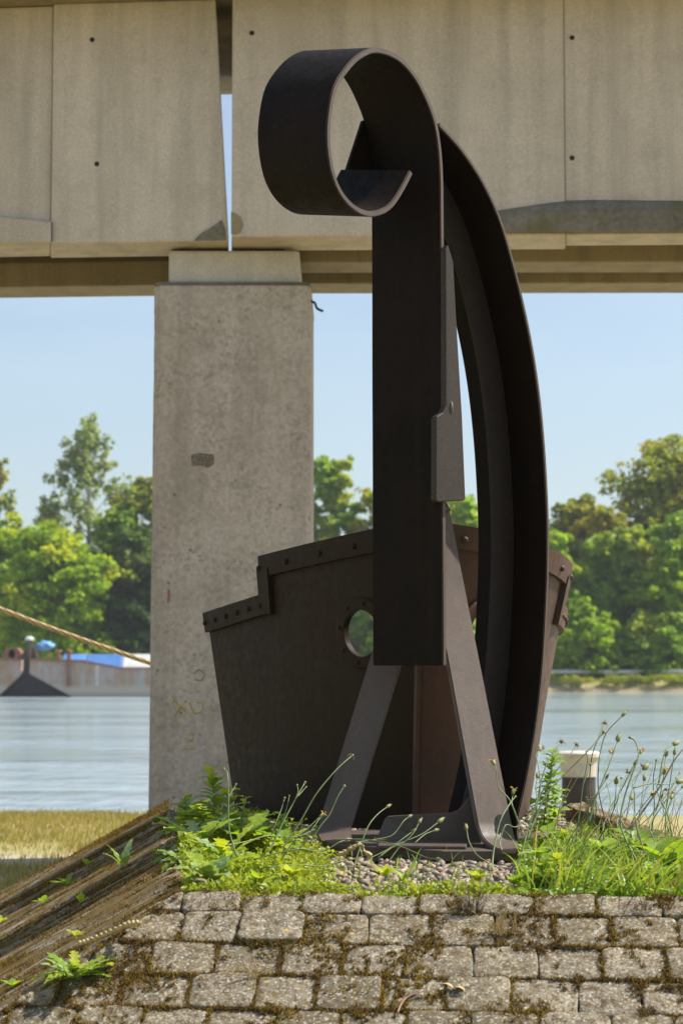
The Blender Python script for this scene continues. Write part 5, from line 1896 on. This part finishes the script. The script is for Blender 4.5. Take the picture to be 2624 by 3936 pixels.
leafy('leafy_weed', 'tall oval-leaved weed right behind the leftmost bow edge weed', [(870, 3250), (880, 3150), (872, 3040)], 8.7, ['weed', 'weed_pale', 'weed_yel'], 30, 0.11, 0.055, 'tooth', 108)
leafy('leafy_weed', 'pale oval-leaved weed leaning over the upper left rim', [(735, 3260), (715, 3160), (712, 3070)], 9.2, ['weed_pale', 'weed'], 28, 0.11, 0.06, 'oval', 109)
leafy('leafy_weed', 'yellow-green weed in the gap before the bow flank middle', [(1000, 3270), (1005, 3190), (1010, 3130)], 8.2, ['weed_yel', 'weed'], 24, 0.09, 0.05, 'tooth', 110)
rosette('dandelion_plant', 'light ragged leaves spilling over the left rim of the mound', 700, 3300, 8.0, ['weed_pale', 'weed'], 13, 0.14, 0.045, 'dandelion', 106, 0.8, 1.5, bias=(-0.3, 0, 0))
rosette('dandelion_plant', 'ragged leaves in the middle of the left clump', 870, 3310, 7.6, ['weed_pale', 'weed', 'weed_yel'], 16, 0.15, 0.05, 'dandelion', 107, 1.3, 1.3)
# left slope weeds, placed on the paving
def slope_pt(fi, px, py):
    P, t, down, N, L, _ = faceinfo[fi]
    return onplane(px, py, P + N * 0.004, N)
rosette('dandelion_plant', 'green toothed rosette rooted in a joint of the lowest paving at left', 0, 0, 0, ['weed_yel', 'weed', 'weed_pale'], 30, 0.13, 0.036, 'dandelion', 10, 0.7, 1.0, onz=slope_pt(0, 290, 3760))
rosette('dandelion_plant', 'wilted leaves standing on the mossy left slope', 0, 0, 0, ['weed', 'weed_pale'], 5, 0.13, 0.034, 'tooth', 12, 2.4, 0.9, onz=slope_pt(3, 470, 3335))
rosette('small_weed', 'small dark green tuft halfway down the left slope', 0, 0, 0, ['weed'], 9, 0.075, 0.022, 'oval', 13, 0.6, 0.9, onz=slope_pt(3, 255, 3400))
rosette('small_weed', 'two upright leaves on the left slope near its crest', 0, 0, 0, ['weed'], 3, 0.06, 0.03, 'oval', 14, 1.2, 0.7, onz=slope_pt(3, 338, 3325))
rosette('small_weed', 'tiny yellow-green sprig on the left slope below the wilted leaves', 0, 0, 0, ['weed_yel'], 7, 0.05, 0.014, 'oval', 15, 2.0, 0.5, onz=slope_pt(3, 312, 3470))
rosette('small_weed', 'clover-like sprig near the front hip of the left slope', 0, 0, 0, ['weed_yel'], 8, 0.045, 0.024, 'oval', 16, 0.7, 0.5, onz=slope_pt(3, 290, 3595))
rosette('small_weed', 'small sprig at the lower left corner of the photo', 0, 0, 0, ['weed_yel', 'weed'], 8, 0.05, 0.022, 'oval', 17, 0.7, 0.6, onz=slope_pt(3, 52, 3790))
rosette('small_weed', 'pale sprig at the left photo edge above the lowest one', 0, 0, 0, ['weed_yel'], 6, 0.045, 0.02, 'oval', 18, 0.8, 0.6, onz=slope_pt(3, 8, 3545))
rosette('small_weed', 'low leafy sprig in the middle of the left slope', 0, 0, 0, ['weed'], 6, 0.055, 0.022, 'oval', 19, 0.8, 0.6, onz=slope_pt(3, 165, 3470))
# front-edge weeds
for i, (lb, px, py, dd, mats, nn_, l_, w_, stl) in enumerate((
        ('grey-green spiky seedling in the pebbles before the cross bracket', 1555, 3390, 6.95, ['weed_pale'], 7, 0.085, 0.02, 'oval'),
        ('yellow-green seedling left of the spiky one in the pebbles', 1480, 3370, 7.0, ['weed_yel'], 9, 0.05, 0.026, 'oval'),
        ('yellow-green nettle seedling in the pebbles under the right leg', 1835, 3385, 6.95, ['weed_yel'], 12, 0.05, 0.026, 'tooth'),
        ('rounded green seedling on the paving edge below the right leg', 1975, 3400, 6.9, ['weed_yel', 'weed'], 9, 0.05, 0.03, 'oval'),
        ('bushy yellow-green seedling at the front edge below the left clump', 1000, 3400, 6.9, ['weed_yel', 'weed'], 14, 0.06, 0.03, 'oval'),
        ('leafy seedling at the front edge left of the pebbles', 1120, 3370, 7.0, ['weed_yel'], 12, 0.06, 0.03, 'oval'))):
    rosette('seedling', lb, px, py, dd, mats, nn_, l_, w_, stl, 40 + i, 1.5, 0.8)
for i, (lb, px, py, dd, l_, w_) in enumerate((
        ('big dock leaves at the right photo edge low in the grass', 2560, 3330, 7.1, 0.15, 0.075),
        ('broad leaves leaning over the right rim of the mound', 2470, 3270, 7.5, 0.14, 0.07),
        ('broad leaves in the grass right of the curved beam foot', 2330, 3300, 7.3, 0.11, 0.055))):
    rosette('dock_plant', lb, px, py, dd, ['weed', 'weed_pale'], 9, l_, w_, 'oval', 60 + i, 1.3, 1.0)

rq = random.Random(77)
for i, (px, py, dd, lb) in enumerate(((2200, 3400, 6.95, 'low oval-leaved weed at the front edge right of the nettle'), (2290, 3370, 7.1, 'yellowish leafy weed in the grass, second from the curved beam'),
        (2400, 3400, 6.9, 'bushy oval-leaved weed on the paving edge at right'), (2500, 3400, 6.9, 'bushy weed at the paving edge below the dock leaves'),
        (2600, 3410, 6.9, 'leafy weed at the paving edge at the right photo border'), (2360, 3290, 7.6, 'leafy weed in the grass before the right rim'),
        (2180, 3260, 7.9, 'leafy weed at the lower end of the curved beam'), (2440, 3330, 7.3, 'leafy weed in the middle of the right grass'))):
    leafy('leafy_weed', lb, [(px, py + 30), (px + rq.uniform(-12, 12), py - 20), (px + rq.uniform(-20, 20), py - 75)], dd, ['weed', 'weed_yel', 'weed_pale'], 14, 0.075, 0.045, rq.choice(['oval', 'tooth']), 200 + i)
st_ = thing('dry_stalks', at(2400, 3380, 7.3), 'pale dead stalks sticking up out of the right grass', 'weed')
for i in range(60):
    x = rq.uniform(2090, 2650); d = rq.uniform(6.9, 8.6); y = 2565 + 7650 * 0.76 / d
    lx = rq.gauss(60, 90); hh2 = rq.uniform(90, 330)
    P3 = smooth_path([at(x, y, d), at(x + lx * 0.3, y - hh2 * 0.5, d), at(x + lx + rq.gauss(0, 12), y - hh2, d)], 5)
    V, Fc = tube(P3, [0.0020 - 0.0001 * k for k in range(len(P3))], 5)
    mesh('stem', V, Fc, M['straw'] if i % 3 else M['stem'], st_)
# dried catkin / straw bits
dc = thing('dried_catkin', slope_pt(0, 330, 3640), 'braided straw-coloured catkin lying along the left edge of the front paving', 'catkin')
V, Fc = [], []
pth = smooth_path([slope_pt(3, x, y) + Vector((0, 0, 0.012)) for x, y in ((300, 3642), (340, 3632), (390, 3612), (440, 3590), (490, 3568), (535, 3562))], 8)
for k in range(2):
    tube([p + Vector((0.005 * math.cos(i * 1.1 + k * math.pi), 0.004 * math.sin(i * 1.1 + k * math.pi), 0.005 * math.sin(i * 1.1 + k * math.pi))) for i, p in enumerate(pth)], [0.0055 * (0.6 + 0.6 * abs(math.sin(i * 1.1))) for i in range(len(pth))], 6, V, Fc)
mesh('spike', V, Fc, M['straw'], dc, True)
dc2 = thing('dried_catkin', at(1380, 3290, 7.2), 'crumpled brown catkin hanging over the pebbles by the left leg foot', 'catkin')
V, Fc = [], []
for seg_ in ([(700 + 1170 / 1.96, 2600 + 1340 / 1.96), (700 + 1230 / 1.96, 2600 + 1325 / 1.96), (700 + 1290 / 1.96, 2600 + 1285 / 1.96), (700 + 1345 / 1.96, 2600 + 1262 / 1.96)],
             [(700 + 1345 / 1.96, 2600 + 1262 / 1.96), (700 + 1370 / 1.96, 2600 + 1310 / 1.96), (700 + 1420 / 1.96, 2600 + 1350 / 1.96)]):
    P = smooth_path([at(x, y, 7.25) for x, y in seg_], 6)
    tube([p + Vector((random.uniform(-1, 1), random.uniform(-1, 1), random.uniform(-1, 1))) * 0.003 for p in P], [random.uniform(0.005, 0.010) for _ in P], 6, V, Fc)
mesh('spike', V, Fc, M['straw'], dc2, False)
# dry wispy weeds on the paving
for i, (lb, px, py, hgt_, n_) in enumerate((('wispy brown dry weed on the upper paving row at mid photo', 1800, 3500, 0.09, 60),
                                      ('yellowish dry tuft on the second paving row right of the first', 1925, 3590, 0.10, 50),
                                      ('small dry tuft near the right end of the upper paving row', 2470, 3500, 0.06, 30),
                                      ('dry straw tuft between paving blocks at left', 970, 3760, 0.07, 24))):
    t = thing('dry_weed', slope_pt(0, px, py), lb, 'weed')
    V, Fc = [], []
    p0 = slope_pt(0, px, py)
    for _ in range(n_):
        q = p0 + Vector((random.gauss(0, 0.022), random.gauss(0, 0.008), 0))
        dv_ = Vector((random.gauss(0, 0.35), random.gauss(-0.1, 0.3), 1)).normalized() * hgt_ * random.uniform(0.3, 1.0)
        tube([q, q + dv_ * 0.5 + Vector((random.gauss(0, 0.006), 0, 0)), q + dv_ + Vector((random.gauss(0, 0.012), 0, 0))], [0.0011, 0.001, 0.0006], 3, V, Fc)
    mesh('stalks', V, Fc, M['stem_brown'] if i % 2 == 0 else M['straw'], t)
tw = thing('twig', slope_pt(0, 1560, 3860), 'bent pale twig lying on the lowest paving row', 'twig')
V, Fc = tube(smooth_path([slope_pt(0, x, y) + Vector((0, 0, 0.01)) for x, y in ((1528, 3905), (1540, 3875), (1565, 3845), (1610, 3828), (1650, 3822))], 5), [0.0028 - 0.00006 * i for i in range(21)], 6)
mesh('stick', V, Fc, mat_plain('twig_bark', (0.42, 0.24, 0.18), 0.8), tw, True)
dl = thing('dry_leaf', slope_pt(0, 1740, 3808), 'curled tan dead leaf on the third paving row', 'leaf')
for q in ((-0.3, 0.1), (0.9, 0.15), (0.5, -0.3)):
    add_leaf(dl, M['straw'], slope_pt(0, 1740, 3812) + Vector((0, 0, 0.01)), (q[0], q[1], 0.5), 0.045, 0.022, 'oval', 1.5)

# ground cover: tiny leaves on short stems
def cover(n, sampler, size, mat, name, label):
    P0, Hh = [], []
    while len(P0) < n:
        s = sampler()
        if s is None: continue
        P0.append(s[0]); Hh.append(s[1])
    P0 = np.array(P0); Hh = np.array(Hh)
    c = P0 + np.stack([np.zeros(n), np.zeros(n), RNG.uniform(0.1, 1.0, n) * Hh], 1)
    nrm = RNG.normal(size=(n, 3)) * 0.55 + np.array([0.1, -0.25, 0.8]); nrm /= np.linalg.norm(nrm, axis=1)[:, None]
    t = np.cross(nrm, RNG.normal(size=(n, 3))); t /= np.linalg.norm(t, axis=1)[:, None]; bt = np.cross(nrm, t)
    s = size * RNG.uniform(0.5, 1.4, n)[:, None]
    V = np.stack([c - t * s, c - t * s * 0.2 - bt * s * 0.6 + nrm * s * 0.2, c + t * s, c - t * s * 0.2 + bt * s * 0.6 + nrm * s * 0.2, c - t * s * 0.1 - nrm * s * 0.08], 1)
    bi = np.arange(n)[:, None] * 5
    Fq = np.concatenate([bi + np.array([[0, 1, 4]]), bi + np.array([[1, 2, 4]]), bi + np.array([[2, 3, 4]]), bi + np.array([[3, 0, 4]])], 0)
    tag(npmesh(name, V.reshape(-1, 3), Fq, M[mat]), label, 'ground cover', kind='stuff')


def samp_front():
    x, y = random.uniform(-0.6, 1.3), 6.62 + abs(random.gauss(0, 0.28))
    if not inside_top(x, y, 0.012): return None
    px = 1312 + x / y * F
    nn = mnoise.noise(Vector((x * 5, y * 5, 0)))
    dens = 0.9 if px < 1150 or px > 2000 else (0.75 if y < 6.9 else 0.25)
    if 1250 < px < 1950 and y > 7.15: return None
    if 1150 < px < 2050 and (y > 6.95 or nn < 0.05) and random.random() < 0.93: return None
    if nn < -0.15 and random.random() < 0.7: return None
    if random.random() > dens: return None
    return (x, y, ZP - 0.045), max(0.02, 0.036 * (1 + 1.6 * nn)) * (1.1 if y < 6.95 else 1)


def samp_left():
    px = random.uniform(690, 1330); y = random.uniform(6.8, 10.2)
    if px > 1000 and y > 8.9: return None
    x = (px - 1312) / F * y
    if not inside_top(x, y, 0.012): return None
    nn = mnoise.noise(Vector((x * 4, y * 4, 5)))
    if random.random() < (px - 1040) / 260 + nn * 0.8: return None
    if nn < -0.25: return None
    return (x, y, ZP - 0.045), (0.075 + 0.13 * nn) * (1.0 if y > 7.3 else 0.6)


def samp_right():
    px = random.uniform(1990, 2680); y = random.uniform(6.6, 8.6)
    x = (px - 1312) / F * y
    if not inside_top(x, y, 0.02): return None
    nn = mnoise.noise(Vector((x * 4, y * 4, 9)))
    if nn < -0.1 and random.random() < 0.7: return None
    return (x, y, ZP - 0.045), 0.06 + 0.04 * nn


cover(6000, samp_front, 0.0115, 'cover', 'ground_cover', 'yellow-green creeping ground cover along the front edge of the mound')
cover(15000, samp_left, 0.0115, 'cover', 'ground_cover', 'dense small-leaved ground cover left of the steel legs')
cover(7000, samp_right, 0.014, 'weed', 'ground_cover', 'mixed leafy ground cover right of the steel legs')
pp, hh_ = [], []
while len(pp) < 1150:
    px = random.uniform(1980, 2720); y = random.uniform(6.62, 9.6)
    if px < 2120 and random.random() < 0.75: continue
    x = (px - 1312) / F * y
    if not inside_top(x, y, 0.01): continue
    nn = mnoise.noise(Vector((x * 3, y * 2, 2)))
    if (Vector((x, y, ZP)) - corners[1]).dot(outs[1]) > -0.16 and random.random() < 0.8: continue
    if y > 8.1 and random.random() < 0.5: continue
    if nn < -0.15 and random.random() < 0.8: continue
    pp.append((x, y, ZP - 0.045)); hh_.append(random.uniform(0.05, 0.24) * (0.5 if y > 8.0 else 1))
blades('long_grass', pp, hh_, M['grass'], 5, 0.0042, (0.3, -0.15), 1.1, 'long green and straw grass blades on the right of the mound')
pp, hh_ = [], []
while len(pp) < 700:
    px = random.uniform(700, 1900); y = random.uniform(6.65, 8.8)
    x = (px - 1312) / F * y
    if not inside_top(x, y, 0.01): continue
    if 1250 < px < 1950 and random.random() < 0.8: continue
    pp.append((x, y, ZP - 0.045)); hh_.append(random.uniform(0.03, 0.09))
blades('short_grass', pp, hh_, M['grass'], 4, 0.0025, (0.2, 0), 0.9, 'short thin grass blades among the weeds at left')
print('objects', len(bpy.data.objects))

# thin summer haze over the river
bm = box_bm(c=(0, 740, 15.5), s=(2000, 1660, 39))
hz = from_bm('haze', bm, None)
hm = bpy.data.materials.new('haze_air'); hm.use_nodes = True
hn_, hl_ = hm.node_tree.nodes, hm.node_tree.links
hn_.clear()
ho = hn_.new('ShaderNodeOutputMaterial'); hv = hn_.new('ShaderNodeVolumePrincipled')
hv.inputs['Color'].default_value = (0.93, 0.96, 1.0, 1)
hv.inputs['Density'].default_value = 0.0002
hl_.new(hv.outputs[0], ho.inputs['Volume'])
hz.data.materials.append(hm)
hz['kind'] = 'stuff'
